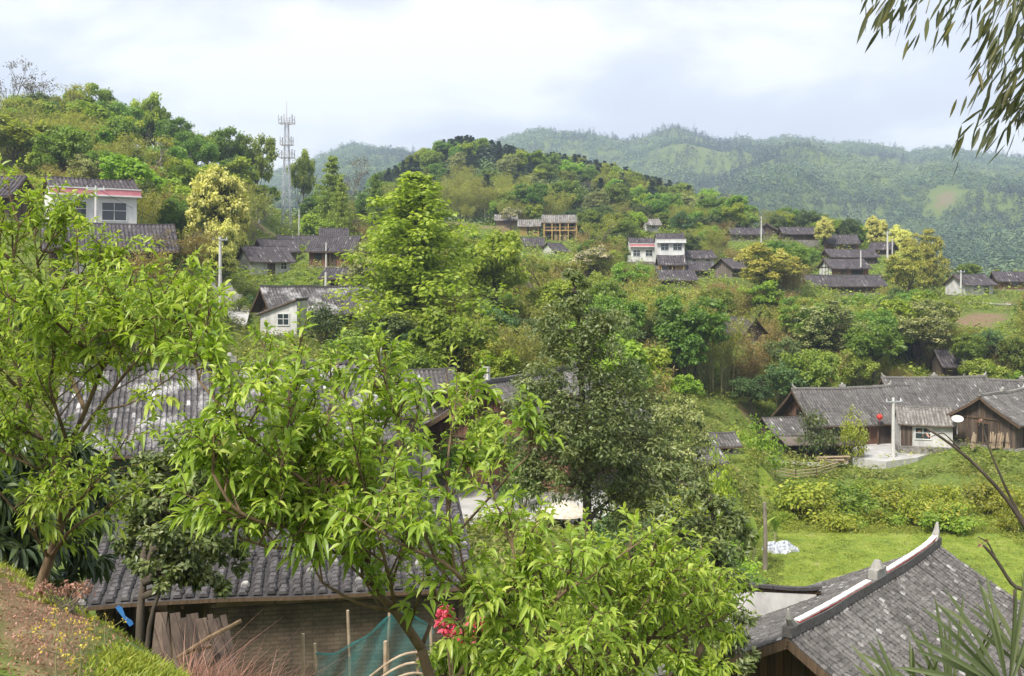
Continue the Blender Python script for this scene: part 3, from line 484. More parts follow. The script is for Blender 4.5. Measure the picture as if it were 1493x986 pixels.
def opening(root, kind, side, pos, a, b, c, Lh, D, ox=0):
    """door / window / opening with a shade-dark panel, set on a wall; side f (front, -y), l (x-), r (x+)"""
    def place(u, z, out):
        return {'f': (u, -D / 2 - out, z), 'l': (-Lh / 2 - out, u, z), 'r': (Lh / 2 + out, u, z)}[side]
    def sz(wd, h, t): return (wd, t, h) if side == 'f' else (t, wd, h)
    if kind == 'd':
        o = MB().box(place(pos, b / 2 + .02, .025), sz(a, b, .07)).build('door', M['wood_dark'], root)
        fr = MB()
        for k in (-1, 1): fr.box(place(pos + k * (a / 2 + .05), b / 2 + .03, .04), sz(.1, b + .06, .1))
        fr.box(place(pos, b + .1, .04), sz(a + .24, .12, .11)); fr.build('frame', M['timber'], o)
    elif kind == 'w':
        z, wd, h = a, b, c; fr = MB(); t = .09
        for k in (-1, 1): fr.box(place(pos + k * (wd / 2 + t / 2), z + h / 2, .035), sz(t, h + 2 * t, .09))
        for k in (0, 1): fr.box(place(pos, z + (h + t / 2 if k else -t / 2), .036), sz(wd, t, .088))
        fr.box(place(pos, z + h / 2, .034), sz(.05, h, .06)); fr.box(place(pos, z + h * .55, .035), sz(wd, .05, .058))
        win = fr.build('window', root['_win'] and M[root['_win']], root)
        MB().box(place(pos, z + h / 2, .012), sz(wd, h, .02)).build('pane', M['glass'], win)
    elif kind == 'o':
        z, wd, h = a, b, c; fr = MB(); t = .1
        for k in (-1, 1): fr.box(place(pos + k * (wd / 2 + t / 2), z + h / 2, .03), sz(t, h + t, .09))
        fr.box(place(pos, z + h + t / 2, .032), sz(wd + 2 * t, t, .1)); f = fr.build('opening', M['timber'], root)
        MB().box(place(pos, z + h / 2, .008), sz(wd, h, .02)).build('dark_shade_panel', M['dark'], f)  # near-black sheet on the wall stands in for the unlit inside
    elif kind == 'p':
        MB().box(place(pos, b / 2, .02), sz(a, b, .06)).build('panel', M['dirty_white'], root)
def build_house(h):
    rng = np.random.default_rng(abs(hash(h['key'])) % 99991 if False else sum(ord(c) * (i + 3) for i, c in enumerate(h['key'])))
    Lh, D, hw, hr = h['L'], h['D'], h['hw'], h['hr']; ex = h.get('expo', .88); half = D / 2; ext = h.get('ext', .5); ove = h.get('ove', .75)
    root = empty(h['name'], h['loc'], R(h['yaw'])); tag(root, h['label'], h['cat']); root['_win'] = 'white' if h['wall'] in ('white', 'dirty_white') else 'timber'
    zr = hw + hr; mono = h.get('mono')
    # walls
    ysamp = np.array([-half, -half * .66, -half * .33, 0, half * .33, half * .66, half]); zt = roof_z(ysamp, half, zr, hr, ex) - .14
    prof = [(-half, -1.2)] + list(zip(ysamp, zt)) + [(half, -1.2)]
    if mono: prof = [(-half, -1.2), (-half, zr - .14), (half, hw - .14), (half, -1.2)]
    n = len(prof)
    v = [(-Lh / 2, y, z) for y, z in prof] + [(Lh / 2, y, z) for y, z in prof]
    wl = MB(); base = wl.n; wl.v.append(np.array(v)); wl.r.append(np.full(2 * n, .5)); wl.n = 2 * n
    wl.f.append((np.array([list(range(n))]), 1 if h.get('whitegable') else 0)); wl.f.append((np.array([list(range(2 * n - 1, n - 1, -1))]), 0))
    for i in range(n): wl.f.append((np.array([[i, n + i, n + (i + 1) % n, (i + 1) % n]]), 0))
    wl.build('wall', [M[h['wall']], M['white']], root)
    # plinth
    MB().box((0, 0, -.75 if Lh > 2.7 else -.3), (Lh + .5, D + 1.0, 1.56 if Lh > 2.7 else .66)).build('plinth', M['stone'], root)
    # roof
    rb = MB(); Lr = Lh + 2 * ext; ymax = half + ove
    make_tiles(rb, Lr, half, ymax, zr, hr, ex, h['pitch'], h['row'], rng, curve=.10 if h['ridge'] in ('swept',) else .08, sag=.07 if h['Y'] > 0 else .05)
    if mono:
        rb = MB(); make_tiles(rb, Lr, D, D + ove, zr, hr, 1.0, h['pitch'], h['row'], rng, sides=(1,), curve=0, sag=.04)
        for a_ in rb.v: a_[:, 1] -= half
    roof = rb.build('roof', [M[h['tile']], M['timber']], root)
    rg = MB(); kind = h['ridge']; cv = .10 if kind == 'swept' else .08
    xs = np.linspace(-Lr / 2, Lr / 2, 25); zz = zr + cv * (np.abs(xs) / (Lr / 2)) ** 3 + .07 * (fbm(xs * .35 + zr, xs * 0 + half, 2, 31) - .5) * 2
    hh = {'none': .10, 'grey': .18, 'fin': .2, 'white': .2, 'big': .26, 'swept': .24}[kind]; wd = .16 if kind == 'none' else .24
    for a, b, za, zb in zip(xs[:-1], xs[1:], zz[:-1], zz[1:]):
        beam(rg, (a - .01, -half if mono else 0, za + hh / 2), (b + .01, -half if mono else 0, zb + hh / 2), wd, hh)
    rg.build('ridge', M['tile_grey' if kind != 'fin' else 'tile_pale'] if kind != 'none' else M[h['tile']], roof)
    def finial(x, s, sz=.45, name='finial'):
        f = MB(); z0 = zr + cv + hh - .05
        pts = [(x - s * sz * .8, 0, z0 - cv * .3), (x - s * sz * .3, 0, z0 + sz * .18), (x, 0, z0 + sz * .6), (x + s * sz * .12, 0, z0 + sz * 1.15)]
        f.tube(pts, [sz * .28, sz * .26, sz * .2, sz * .06], 6); f.build(name, M['concrete_old'], roof)
    def boss(x, sz=.4):
        f = MB(); z0 = zr + hh
        f.box((x, 0, z0 + sz * .3), (sz * 1.5, .26, sz * .6)); f.tube([(x, 0, z0 + sz * .6), (x, 0, z0 + sz * 1.05)], [sz * .42, sz * .2], 6); f.build('ridge_ornament', M['concrete_old'], roof)
    if kind in ('fin', 'big', 'swept'):
        finial(-Lr / 2 + .1, -1, .42 if kind != 'fin' else .45); finial(Lr / 2 - .1, 1, .5 if kind == 'swept' else .55 if kind == 'big' else .45)
        boss(0 if kind != 'swept' else .3, .42 if kind != 'swept' else .46)
    if kind == 'white': finial(-Lr / 2 + .15, -1, .5); f = MB().box((-Lr / 2 + .2, 0, zr + .6), (.22, .3, .7)); f.build('finial', M['dirty_white'], roof)
    if kind == 'swept':
        for x0, x1 in ((-Lr / 2 + .55, -.35), (.95, Lr / 2 - .2)):
            cp = MB(); rl = MB(); tt = np.linspace(x0, x1, 9)
            z = zr + cv * (np.abs(tt) / (Lr / 2)) ** 3 + hh + .02 + .12 * np.clip((np.abs(tt) - Lr * .36) / (Lr * .14), 0, 1) ** 2 * (tt > 0)
            for a, b, za, zb in zip(tt[:-1], tt[1:], z[:-1], z[1:]):
                beam(cp, (a - .01, 0, za + .04), (b + .01, 0, zb + .03), .16, .04); beam(rl, (a - .01, 0, za), (b + .01, 0, zb), .175, .012)
            c_ = cp.build('ridge_cap', M['white'], roof); rl.build('red_line', M['redpaint'], c_)
    # barge boards
    if ext > .3 and D > 4.2:
        for sx in (-1, 1):
            bb = MB(); yy = np.linspace(0, ymax, 6)
            for s in (-1, 1):
                z = roof_z(yy, half, zr, hr, ex) - .17 + cv
                for a, b, za, zb in zip(yy[:-1], yy[1:], z[:-1], z[1:]): beam(bb, (sx * (Lr / 2 - .02), s * a, za), (sx * (Lr / 2 - .02), s * b, zb), .05, .2)
            bb.build('bargeboard', M['timber'], root)
    # gable timbering for large plank gables
    if h['wall'].startswith('wood') and D > 4.2:
        for sx in (-1, 1):
            t = MB()
            for y in (-half * .5, 0, half * .5): t.box((sx * (Lh / 2 + .03), y, (float(roof_z(y, half, zr, hr, ex)) - .25) / 2), (.1, .14, float(roof_z(y, half, zr, hr, ex)) - .25))
            t.box((sx * (Lh / 2 + .035), 0, hw - .1), (.11, D, .16)); t.build('gable_frame', M['timber'], root)
    # posts under the eaves
    k = h.get('posts', 0)
    if k:
        ypost = -half - ove * .62; zp = float(roof_z(ypost, half, zr, hr, ex)) - .12
        for x in np.linspace(-Lh / 2 + .15, Lh / 2 - .15, k): MB().tube([(x, ypost, -.35), (x, ypost, zp)], .085, 6).build('post', M['timber_gold' if h['key'] == 'c2b' else 'timber'], root)
        MB().box((0, ypost, zp - .12), (Lh, .1, .16)).build('eave_beam', M['timber'], root)
    if h.get('gallery'):
        for x in (-4.1, -2.1, -.1, 2.0, 4.1): MB().box((x, -half - .62, 2.45), (.24, .24, 5.1)).build('post', M['timber_gold'], root)
        g = MB().box((0, -half - .4, 2.62), (8.7, .62, .2)); g.box((0, -half - .68, 3.5), (8.7, .08, .1)); g.build('gallery', M['timber_gold'], root)
    if h.get('band'):
        b = MB(); zb = hw - .42
        b.box((0, -half - .32, zb + .24), (Lh + .5, .6, .5)); b.box((0, -half - .34, zb - .08), (Lh + .62, .68, .13), mat=1); b.box((0, -half - .34, zb + .55), (Lh + .6, .66, .1), mat=1)
        b.build('fascia', [M['pink' if h['band'] == 'pink' else 'white'], M['white']], root)
    for f in h['feat']:
        if f[1] in ('f', 'l', 'r') if isinstance(f[1], str) else False: opening(root, f[0], f[1], f[2], *f[3:], *([None] * (6 - len(f))), Lh, D)
        else: opening(root, f[0], 'f', f[1], *f[2:], *([None] * (5 - len(f))), Lh, D)
    del root['_win']
    return root
HOUSE = {h['key']: build_house(h) for h in HS}
def local(key, x, y, z=0.0):
    h = next(q for q in HS if q['key'] == key); a = R(h['yaw']); return np.array([h['loc'][0] + x * cos(a) - y * sin(a), h['loc'][1] + x * sin(a) + y * cos(a), h['loc'][2] + z]), a
# the low shed right below the camera: one lean slope of thick loose tiles over a brick wall
def low_shed():
    A, B = P(128, 893, 17.6), P(545, 852, 18.5); ez = -5.95; d = nrm(np.array([B[0] - A[0], B[1] - A[1], 0])); ang = math.atan2(d[1], d[0]); Lr = float(np.linalg.norm((B - A)[:2])) + 2.2
    root = empty('brick_shed', ((A[0] + B[0]) / 2 + .3, (A[1] + B[1]) / 2 + 3.3, -7.45), ang); tag(root, 'low brick shed with a ragged dark tile roof below the grass bank', 'shed')
    rng = np.random.default_rng(5); zr = 1.5 + 1.0; rb = MB()
    make_tiles(rb, Lr, 3.3, 3.3, zr, 1.0, .97, .235, .125, rng, sides=(-1,), sag=.16, thick=.07); make_tiles(rb, Lr, 3.3, 2.0, zr, 1.0, .97, .235, .16, rng, sides=(1,), sag=.16, thick=.07)
    # ragged extra eave tiles
    roof = rb.build('roof', [M['tile_near'], M['timber']], root)
    rg = MB(); xs = np.linspace(-Lr / 2, Lr / 2, 60)
    for a, b in zip(xs[:-1], xs[1:]): rg.box(((a + b) / 2, rng.normal(0, .02), zr + .1), ((b - a) * .93, .2, .16), rnd=rng.random())
    rg.build('ridge', M['tile_near'], roof)
    x0 = -Lr / 2 + 2.25
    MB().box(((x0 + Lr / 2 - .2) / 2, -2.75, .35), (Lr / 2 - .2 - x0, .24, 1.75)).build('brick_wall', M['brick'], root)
    MB().box(((x0 + Lr / 2 - .2) / 2, -2.74, 1.34), (Lr / 2 - .2 - x0, .2, .22)).build('lintel', M['mud'], root)
    MB().box((0, 1.0, .6), (Lr - 1.0, 2.6, 2.3)).build('back_wall', M['mud'], root)
    for x in (-Lr / 2 + .5, -Lr / 2 + 1.6, x0 - .02, Lr / 2 - .3): MB().tube([(x, -2.85, -.6), (x, -2.85, 1.42)], .075, 6).build('post', M['timber'], root)
    MB().box((0, -2.9, 1.5), (Lr - .3, .12, .13)).build('eave_beam', M['timber'], root)
    rf = MB()
    for x in np.arange(-Lr / 2 + .2, Lr / 2, .55): beam(rf, (x, -3.28, 1.42), (x, 0, zr - .16), .06, .07)
    rf.build('rafter', M['timber'], root)
    # planks leaning in the open left part
    def plank(px, py0, px1, py1, Y, w_, label, m='wood_grey', t=.03):
        a, b = P(px, py0, Y), P(px1, py1, Y + .55); mb = MB(); beam(mb, a, b, w_, t); tag(mb.build('leaning_plank', M[m], None), label, 'plank', 'planks leaning in the open end of the shed')
    lab = ['wide grey board leaning at the left end of the shed', 'narrow board leaning second from the left under the shed roof', 'pale split board leaning third from the left under the shed roof', 'shade-darkened weathered board leaning fourth from the left under the eave',
           'long brown board leaning fifth from the left under the eave', 'reddish board leaning sixth from the left under the eave', 'thin grey lath leaning seventh from the left near the brick wall', 'broad brown plank leaning eighth from the left near the brick wall', 'last thin plank leaning closest to the brick wall']
    for k, (p0, p1, w_) in enumerate([(226, 236, .2), (246, 240, .12), (262, 255, .17), (276, 268, .13), (292, 280, .2), (306, 293, .18), (318, 306, .09), (332, 310, .22), (345, 325, .1)]):
        plank(p0, 985, p1, 893 + (k * 7) % 13, 16.9 - .02 * k, w_, lab[k], ('wood_dark', 'wood_shaded', 'wood_dark', 'wood_shaded', 'wood_shaded', 'wood_dark', 'wood_shaded', 'wood_shaded', 'wood_shaded')[k])
    for (a, b, l) in (((258, 960), (352, 905), 'upper crooked pole nailed across the leaning planks'), ((262, 962), (308, 942), 'short lower pole nailed across the leaning planks')):
        tag(MB().tube([P(*a, 16.6), P((a[0] + b[0]) / 2, (a[1] + b[1]) / 2 - 3, 16.65), P(*b, 16.8)], .035, 6).build('cross_pole', M['bark_brown']), l, 'pole')
    a, b = P(168, 886, 17.45), P(189, 914, 17.5); q = np.linspace(0, 1, 7)[:, None]; c = a + (b - a) * q; V = np.stack([c + [0, .02 * sin(k), .0] for k in range(1)] + [c + [.05, .03, .03] + .012 * np.sin(9 * q)], 1).reshape(-1, 3); mb = MB(); f = [[2 * i, 2 * i + 1, 2 * i + 3, 2 * i + 2] for i in range(6)]; mb.add(V, f); mb.add(V + [0, .012, 0], [r_[::-1] for r_ in f]); tag(mb.build('plastic_strip', M['blue']), 'blue plastic strip hanging from the left end of the shed eave', 'plastic strip')
    MB().box((-Lr / 2 + .28, -1.0, .5), (.08, 3.4, 2.0)).build('added_shade_board', M['wood_dark'], root)  # dark board added to paint shade into the open left end
low_shed()
# ------------------------------------------------------------------ yards, walls, paths
def slab(name, pts, h, mat, up=0.0, kind='structure', lift=True):
    p = np.array(pts, float); p[:, 2] += up; return tag(MB().poly(p, h).build(name, M[mat]), kind=kind)
def onz(px, py, z):  Y = z * F / (HZ - py); return np.array([(px - CX) / F * Y, Y, z])
zc = YARD[2]; slab('courtyard', [onz(575, 762, zc), onz(855, 768, zc), onz(905, 738, zc), onz(860, 700, zc), onz(600, 694, zc), onz(540, 716, zc)], .5, 'concrete')
zc = YARD2[2]; slab('concrete_yard', [onz(1243, 668, zc), onz(1292, 673, zc), onz(1338, 667, zc), onz(1378, 655, zc), onz(1378, 645, zc), onz(1300, 645, zc), onz(1245, 650, zc)], .9, 'concrete')
def wall_obj(name, a, b, h, t, mat, label, cat):
    mb = MB(); n = 14; a, b = np.array(a), np.array(b); q = np.linspace(0, 1, n + 1); pts = a + (b - a) * q[:, None]
    for i in range(n): beam(mb, pts[i] + [0, 0, h / 2 - .5], pts[i + 1] + [0, 0, h / 2 - .5], t, h + 1.0)
    return tag(mb.build(name, M[mat]), label, cat)
wall_obj('terrace_wall', P(1180, 444, 194), P(1312, 440, 194), 1.9, .5, 'stone', 'rough stone terrace wall in front of the long brown farmhouse', 'retaining wall')
wall_obj('terrace_wall', P(783, 362, 247), P(850, 362, 248), 1.5, .4, 'concrete_old', 'grey retaining wall under the yellow timber-framed hall', 'retaining wall')
wall_obj('terrace_wall', P(322, 450, 108), P(352, 452, 108), 1.7, .4, 'concrete_old', 'short grey retaining wall right of the tall roadside pole', 'retaining wall')
wall_obj('yard_kerb', P(1240, 643, 101.5), P(1300, 633, 101.5), .5, .8, 'concrete_old', 'grey stone step along the front of the lantern house', 'step')
wall_obj('terrace_wall', P(528, 668, 48.5), P(590, 652, 49), .5, .5, 'concrete_old', 'stone kerb in front of the purple-grey plank outbuilding', 'kerb')
def ribbon(name, pts, wid, mat, up=.05, kind='structure', n=24):
    """path lying on the ground through (px, Y) stations"""
    q = np.array([gpx(*p)[:2] for p in pts]); t = np.linspace(0, len(q) - 1, n); c = np.stack([np.interp(t, np.arange(len(q)), q[:, k]) for k in (0, 1)], 1)
    d = nrm(np.gradient(c, axis=0)); s = np.stack([-d[:, 1], d[:, 0]], 1) * wid / 2; off = np.linspace(-1, 1, 5)
    X = c[:, None, :] + s[:, None, :] * off[None, :, None]; Z = np.maximum(ground(X[..., 0], X[..., 1]), ground(c[:, 0], c[:, 1])[:, None] - .12) + up
    v = np.concatenate([X, Z[..., None]], -1).reshape(-1, 3); i = (np.arange(n - 1)[:, None] * 5 + np.arange(4)[None]).ravel()
    mb = MB(); mb.add(v, np.stack([i, i + 1, i + 6, i + 5], -1)); return tag(mb.build(name, M[mat]), kind=kind)
ribbon('footpath', [(1060, 86), (1120, 86), (1175, 87), (1225, 90), (1245, 93)], 1.3, 'concrete', .14)
ribbon('village_road', [(240, 96), (300, 97), (335, 99), (345, 104), (338, 112), (318, 122)], 3.0, 'concrete', .2)
ribbon('field_path', [(1330, 186), (1385, 178), (1440, 176), (1500, 172)], 1.6, 'concrete_old', .2)
# steps up to the concrete yard
st = empty('stone_steps', onz(1255, 682, -17.2)); tag(st, 'flight of stone steps climbing from the path to the concrete yard', 'steps')
for k in range(7):
    p = P(1238 + k * 5.2, 690 - k * 3.3, 90.5 + k * .75) - np.array(st.location); MB().box((p[0], p[1], p[2] - .3), (2.0, .5, .7), R(14)).build('step', M['concrete'], st)
lu, lyy = np.linspace(.238, .62, 60), np.exp(np.linspace(math.log(44), math.log(74), 50)); U_, Y_ = np.meshgrid(lu, lyy); X_ = U_ * Y_; i_ = (np.arange(49)[:, None] * 60 + np.arange(59)[None]).ravel(); nn_ = fbm(X_ / 2.2, Y_ / 2.2, 3, 91).ravel()[i_]; i_ = i_[((U_.ravel()[i_] - .262) / .03 + 2.2 * (nn_ - .5) > 0) & (Y_.ravel()[i_] < 70 + 9 * (nn_ - .5))]
M['lawn'] = mat_noise('lawn_turf', [(.28, (.075, .11, .02)), (.45, (.14, .195, .024)), (.6, (.19, .235, .035)), (.75, (.25, .24, .10))], .7, bmp=.5, dist=.06, detail=8, geo=True)
tag(MB().add(np.stack([X_, Y_, ground(X_, Y_) + .06], -1).reshape(-1, 3), np.stack([i_, i_ + 1, i_ + 61, i_ + 60], -1)).build('lawn', M['lawn'], smooth=True), kind='structure')
# ------------------------------------------------------------------ poles, tower, wires
def pole(px, pt, pb, Y, label, arm=True, r=.13, name='utility_pole'):
    b = P(px, pb, Y); hgt = (pb - pt) / F * Y; root = empty(name, b); tag(root, label, 'utility pole', 'concrete utility poles of the village')
    MB().tube([(0, 0, -1.0), (0, 0, hgt)], [r * 1.25, r * .8], 8).build('shaft', M['pole'], root)
    if arm:
        MB().box((0, -.1, hgt - .35), (1.6, .09, .1), .2).build('crossarm', M['steel'], root)
        for x in (-.7, 0, .7): MB().tube([(x * cos(.2), -.1 + x * sin(.2), hgt - .3), (x * cos(.2), -.1 + x * sin(.2), hgt - .02)], [.05, .035], 6).build('insulator', M['white'], root)
    return root
pole(321, 345, 452, 105, 'tall white roadside pole with a crossarm below the flowering yellow tree', r=.17)
pole(1302.5, 580, 697, 90, 'tall white pole standing in front of the concrete yard', r=.16, arm=True)
pole(1401, 394, 432, 186, 'white pole in front of the pale plastered house on the field', r=.16)
pole(1169, 397, 434, 186, 'pole at the left end of the long brown farmhouse', arm=False)
pole(1294, 338, 372, 214, 'thicker pole among the yellow-tipped trees at the top terrace', r=.18)
pole(1301, 348, 373, 218, 'thin pole just right of the thicker one at the top terrace', arm=False, r=.11)
pole(1255, 365, 383, 204, 'pole before the low-roofed third terrace house', arm=False)
pole(1110, 316, 350, 225, 'pole rising above the long low houses of the upper right terrace', arm=False, r=.15)
pole(998, 377, 401, 191, 'pole at the right corner of the orange-brown wooden house', arm=False)
pole(929, 382, 404, 190, 'grey pole to the left below the house with green windows', arm=False, r=.11)
pole(475.5, 354, 388, 149, 'white pole in front of the house with the red pillar', arm=False)
pole(475, 397, 420, 125, 'short white post above the long lichen-patched roof', arm=False, r=.16)
pole(378, 315, 342, 205, 'bare pole left of the lattice tower', arm=False)
pole(436, 306, 345, 200, 'bare pole just right of the lattice tower', arm=False)
pole(457.5, 331, 355, 195, 'shortest of the bare poles right of the lattice tower', arm=False)
pole(140, 271, 352, 87, 'pole in front of the pink-banded white house', r=.13)
pole(1406, 508, 552, 124, 'leaning grey pole behind the tall brown house', arm=False)
pole(1215, 630, 670, 84, 'thin post beside the yellow-green tree', arm=False, r=.05) if False else None
g = P(1115, 838, 56); g[2] = gz(g[0], g[1]); rt = tag(MB().tube([(0, 0, -.3), (.05, 0, 1.6), (.0, 0, 3.9)], [.15, .13, .10], 7).build('wooden_post', M['bark_pale']), 'weathered brown post standing on the lawn left of the white sheeting', 'post'); rt.location = g
# lattice tower
tw = empty('lattice_tower', P(418, 347, 230)); tag(tw, 'steel lattice communication tower with antennas above the left cottages', 'tower')
hT = (347 - 184) / F * 230 + 1; wB, wT = 2.3, .75
lv = np.linspace(0, hT, 13); wz = wB + (wT - wB) * (lv / hT) ** .8
for k, (sx, sy) in enumerate(((-1, -1), (1, -1), (1, 1), (-1, 1))):
    MB().tube([(sx * a / 2, sy * a / 2, z) for z, a in zip(lv, wz)], .10, 5).build('leg', M['steel'], tw)
br = MB()
for i in range(12):
    a, b, z0, z1 = wz[i] / 2, wz[i + 1] / 2, lv[i], lv[i + 1]; c0 = [(-a, -a), (a, -a), (a, a), (-a, a)]; c1 = [(-b, -b), (b, -b), (b, b), (-b, b)]
    for k in range(4):
        n_ = (k + 1) % 4; br.tube([(*c0[k], z0), (*c1[n_], z1)], .038, 4); br.tube([(*c0[n_], z0), (*c1[k], z1)], .038, 4); br.tube([(*c0[k], z0), (*c0[n_], z0)], .038, 4)
br.build('bracing', M['steel'], tw)
for zf, rr in ((.985, 1.75), (.80, 1.4), (.69, 1.7)):
    z = hT * zf; a = np.arange(13) / 12 * 2 * pi; pl = MB(); pl.tube([(rr * cos(q), rr * sin(q), z) for q in a], .07, 4); pl.tube([(rr * cos(q), rr * sin(q), z + 1.0) for q in a], .05, 4)
    for q in a[:-1:2]: pl.tube([(0, 0, z), (rr * cos(q), rr * sin(q), z)], .06, 4); pl.tube([(rr * cos(q), rr * sin(q), z), (rr * cos(q), rr * sin(q), z + 1)], .05, 4)
    p_ = pl.build('platform', M['rust_steel'], tw)
    for q in (a[:-1:2] + .4):
        MB().box((rr * 1.08 * cos(q), rr * 1.08 * sin(q), z + .9), (.16, .28, 2.0), q).build('antenna', M['steel'], p_)
MB().tube([(0, 0, hT), (0, 0, hT + 1.4), (0, 0, hT + 4.9)], [.14, .09, .04], 6).build('mast', M['rust_steel'], tw)
def wire(a, b, label, sag=.4, r=.02):
    a, b = np.array(a), np.array(b); t = np.linspace(0, 1, 18); p = a + (b - a) * t[:, None]; p[:, 2] -= sag * 4 * t * (1 - t)
    return tag(MB().tube(p, r, 4).build('cable', M['cable']), label, 'cable', 'overhead cables')
wire(P(-60, 148, 50), P(205, 252, 72), 'upper of two dark cables slanting across the left hillside', .35, .022)
wire(P(-60, 166, 49), P(205, 262, 72), 'lower of two dark cables slanting across the left hillside', .45, .02)
wire(P(205, 252, 72), P(321, 352, 105), 'cable running down to the tall white roadside pole', .4, .018)
wire(P(140, 274, 87), P(321, 350, 105), 'cable from the pink-banded house to the roadside pole', .6, .018)
wire(P(321, 350, 105), P(475.5, 357, 149), 'cable from the roadside pole towards the red-pillar house', 1.2, .02)
wire(P(1302.5, 583, 90), P(1420, 600, 96), 'cable from the tall yard pole to the barn-like house', .5, .015)
wire(P(1169, 399, 186), P(1401, 397, 186), 'long cable above the brown farmhouse between two white poles', 1.0, .035)
wire(P(1401, 397, 186), P(1540, 410, 180), 'cable leaving the field pole towards the right edge', .9, .035)
wire(P(1110, 319, 225), P(998, 379, 191), 'cable from the upper terrace pole down to the white-house cluster', 1.0, .035)
wire(P(998, 379, 191), P(929, 384, 190), 'cable along the front of the white-house cluster', .6, .03)
wire(P(1302.5, 583, 90), P(1228, 590, 97), 'cable from the tall yard pole to the lantern house', .4, .015)
# ------------------------------------------------------------------ small things of the yards
def lantern():
    c = P(1282.5, 608, 96.2); root = empty('paper_lantern', c); tag(root, 'red paper lantern hanging under the eave of the lantern house', 'lantern')
    mb = MB(); z = np.linspace(-.26, .26, 9); mb.tube([(0, 0, q) for q in z], .30 * np.sqrt(np.clip(1 - (z / .30) ** 2, .08, 1)), 12); mb.build('shade', M['redpaint'], root)
    MB().tube([(0, 0, .26), (0, 0, .75)], .012, 4).build('cord', M['cable'], root); MB().tube([(0, 0, -.26), (0, 0, -.5)], [.03, .05], 5).build('tassel', M['redpaint'], root)
lantern()
def dish():
    c = P(1396, 612, 91); root = empty('satellite_dish', c, R(-20)); tag(root, 'white satellite dish fixed at the corner of the barn-like house', 'satellite dish')
    mb = MB(); rings, seg = 6, 20; v = []
    for i in range(rings + 1):
        r_ = .52 * i / rings
        for k in range(seg): q = 2 * pi * k / seg; v.append((r_ * cos(q), -.38 * (i / rings) ** 2 + .25, r_ * sin(q) * .92))
    i, k = np.meshgrid(np.arange(rings), np.arange(seg), indexing='ij'); i, k = i.ravel(), k.ravel(); f = np.stack([i * seg + k, i * seg + (k + 1) % seg, (i + 1) * seg + (k + 1) % seg, (i + 1) * seg + k], -1)
    v = np.array(v); mb.add(v, f); mb.add(v + [0, .025, 0], f[:, ::-1]); o = mb.build('reflector', M['white'], root, smooth=True); o.rotation_euler = (R(-55), 0, 0)
    MB().tube([(0, .2, -.1), (0, -.45, .35)], .02, 5).build('feed_arm', M['steel'], root); MB().box((0, -.45, .35), (.09, .09, .12)).build('receiver', M['white'], root)
    MB().tube([(0, .25, -.1), (0, .35, -1.4)], .04, 6).build('mount', M['steel'], root)
dish()
for k, (px, lab) in enumerate([(1446, 'leftmost firewood bundle leaning on the barn-like house'), (1457, 'fattest firewood bundle leaning on the barn-like house'), (1468, 'firewood bundle leaning on the barn-like house beside its right-hand corner'), (1419, 'thin firewood bundle left of the barn-like house door')]):
    c = P(px, 643, 89.0); c[2] = -15.75; root = empty('firewood_bundle', c); tag(root, lab, 'firewood', 'firewood bundles'); rr = np.random.default_rng(k); mb = MB()
    for i in range(26):
        a, q = rr.uniform(0, .28), rr.uniform(0, 2 * pi); b = a * rr.uniform(.4, 1.3); mb.tube([(a * cos(q), a * sin(q), 0), (b * cos(q) + .12, b * sin(q), rr.uniform(1.0, 1.5))], .03, 5)
    mb.build('sticks', M['cut_wood'], root); a = np.arange(11) / 10 * 2 * pi; MB().tube([(.30 * cos(q) + .05, .30 * sin(q), .6) for q in a], .03, 4).build('tie', M['bark'], root)
# basket pair + bench on the yard
for px, lab in ((1331, 'dark bucket on the right edge of the concrete yard'), (1343, 'second dark bucket standing nearest the rendered hut')):
    c = onz(px, 660, YARD2[2]); c[2] += .0; b = empty('bucket', c); tag(b, lab, 'bucket'); MB().tube([(0, 0, .01), (0, 0, .45)], [.17, .23], 10).build('body', M['dark'], b); a = np.linspace(0, pi, 9); MB().tube([(.22 * cos(q), 0, .45 + .2 * sin(q)) for q in a], .015, 4).build('handle', M['steel'], b)
# open pole shelter with planks at the left of the yard
sh = empty('pole_shelter', onz(1197, 672, -17.3)); tag(sh, 'open pole shelter stacked with planks left of the concrete yard', 'shelter'); 
for x in (-3.2, -1.6, 0, 1.6, 3.2):
    for y in (-.9, .9): MB().tube([(x, y, -1), (x, y, 1.75)], .07, 6).build('post', M['timber'], sh)
MB().box((0, 0, 1.82), (7.2, 2.6, .12), tilt=.12).build('roof', M['wood_grey'], sh); MB().box((0, .95, .8), (6.6, .06, 1.3)).build('back_board', M['wood_dark'], sh)
rr = np.random.default_rng(3)
for k in range(6): tag(MB().box(onz(1200 + (k % 3) * 5, 674 + (k % 2), -17.3) + np.array([0, -1.8, .25 + .13 * k]), (2.6 + rr.uniform(-.4, .4), .3, .09), rr.uniform(-.2, .35)).build('timber_board', M['cut_wood']), ['lowest', 'second', 'third', 'fourth', 'fifth', 'topmost'][k] + ' board in the stack beside the pole shelter', 'board', 'boards stacked by the pole shelter')
# bamboo rail fence along the path
fe = empty('rail_fence', gpx(1160, 80)); tag(fe, 'low bamboo rail fence along the path below the pole shelter', 'fence'); fo = np.array(fe.location)
pts = [gpx(px, Y) for px, Y in ((1098, 80), (1130, 81), (1160, 82), (1190, 84), (1222, 87))]
for p in pts: MB().tube([p - fo + [0, 0, -.3], p - fo + [0, 0, .95]], .05, 5).build('post', M['timber'], fe)
for z in (.3, .55, .8): MB().tube([p - fo + [0, 0, z + .05 * sin(p[0])] for p in pts], .045, 5).build('rail', M['cut_wood'], fe)
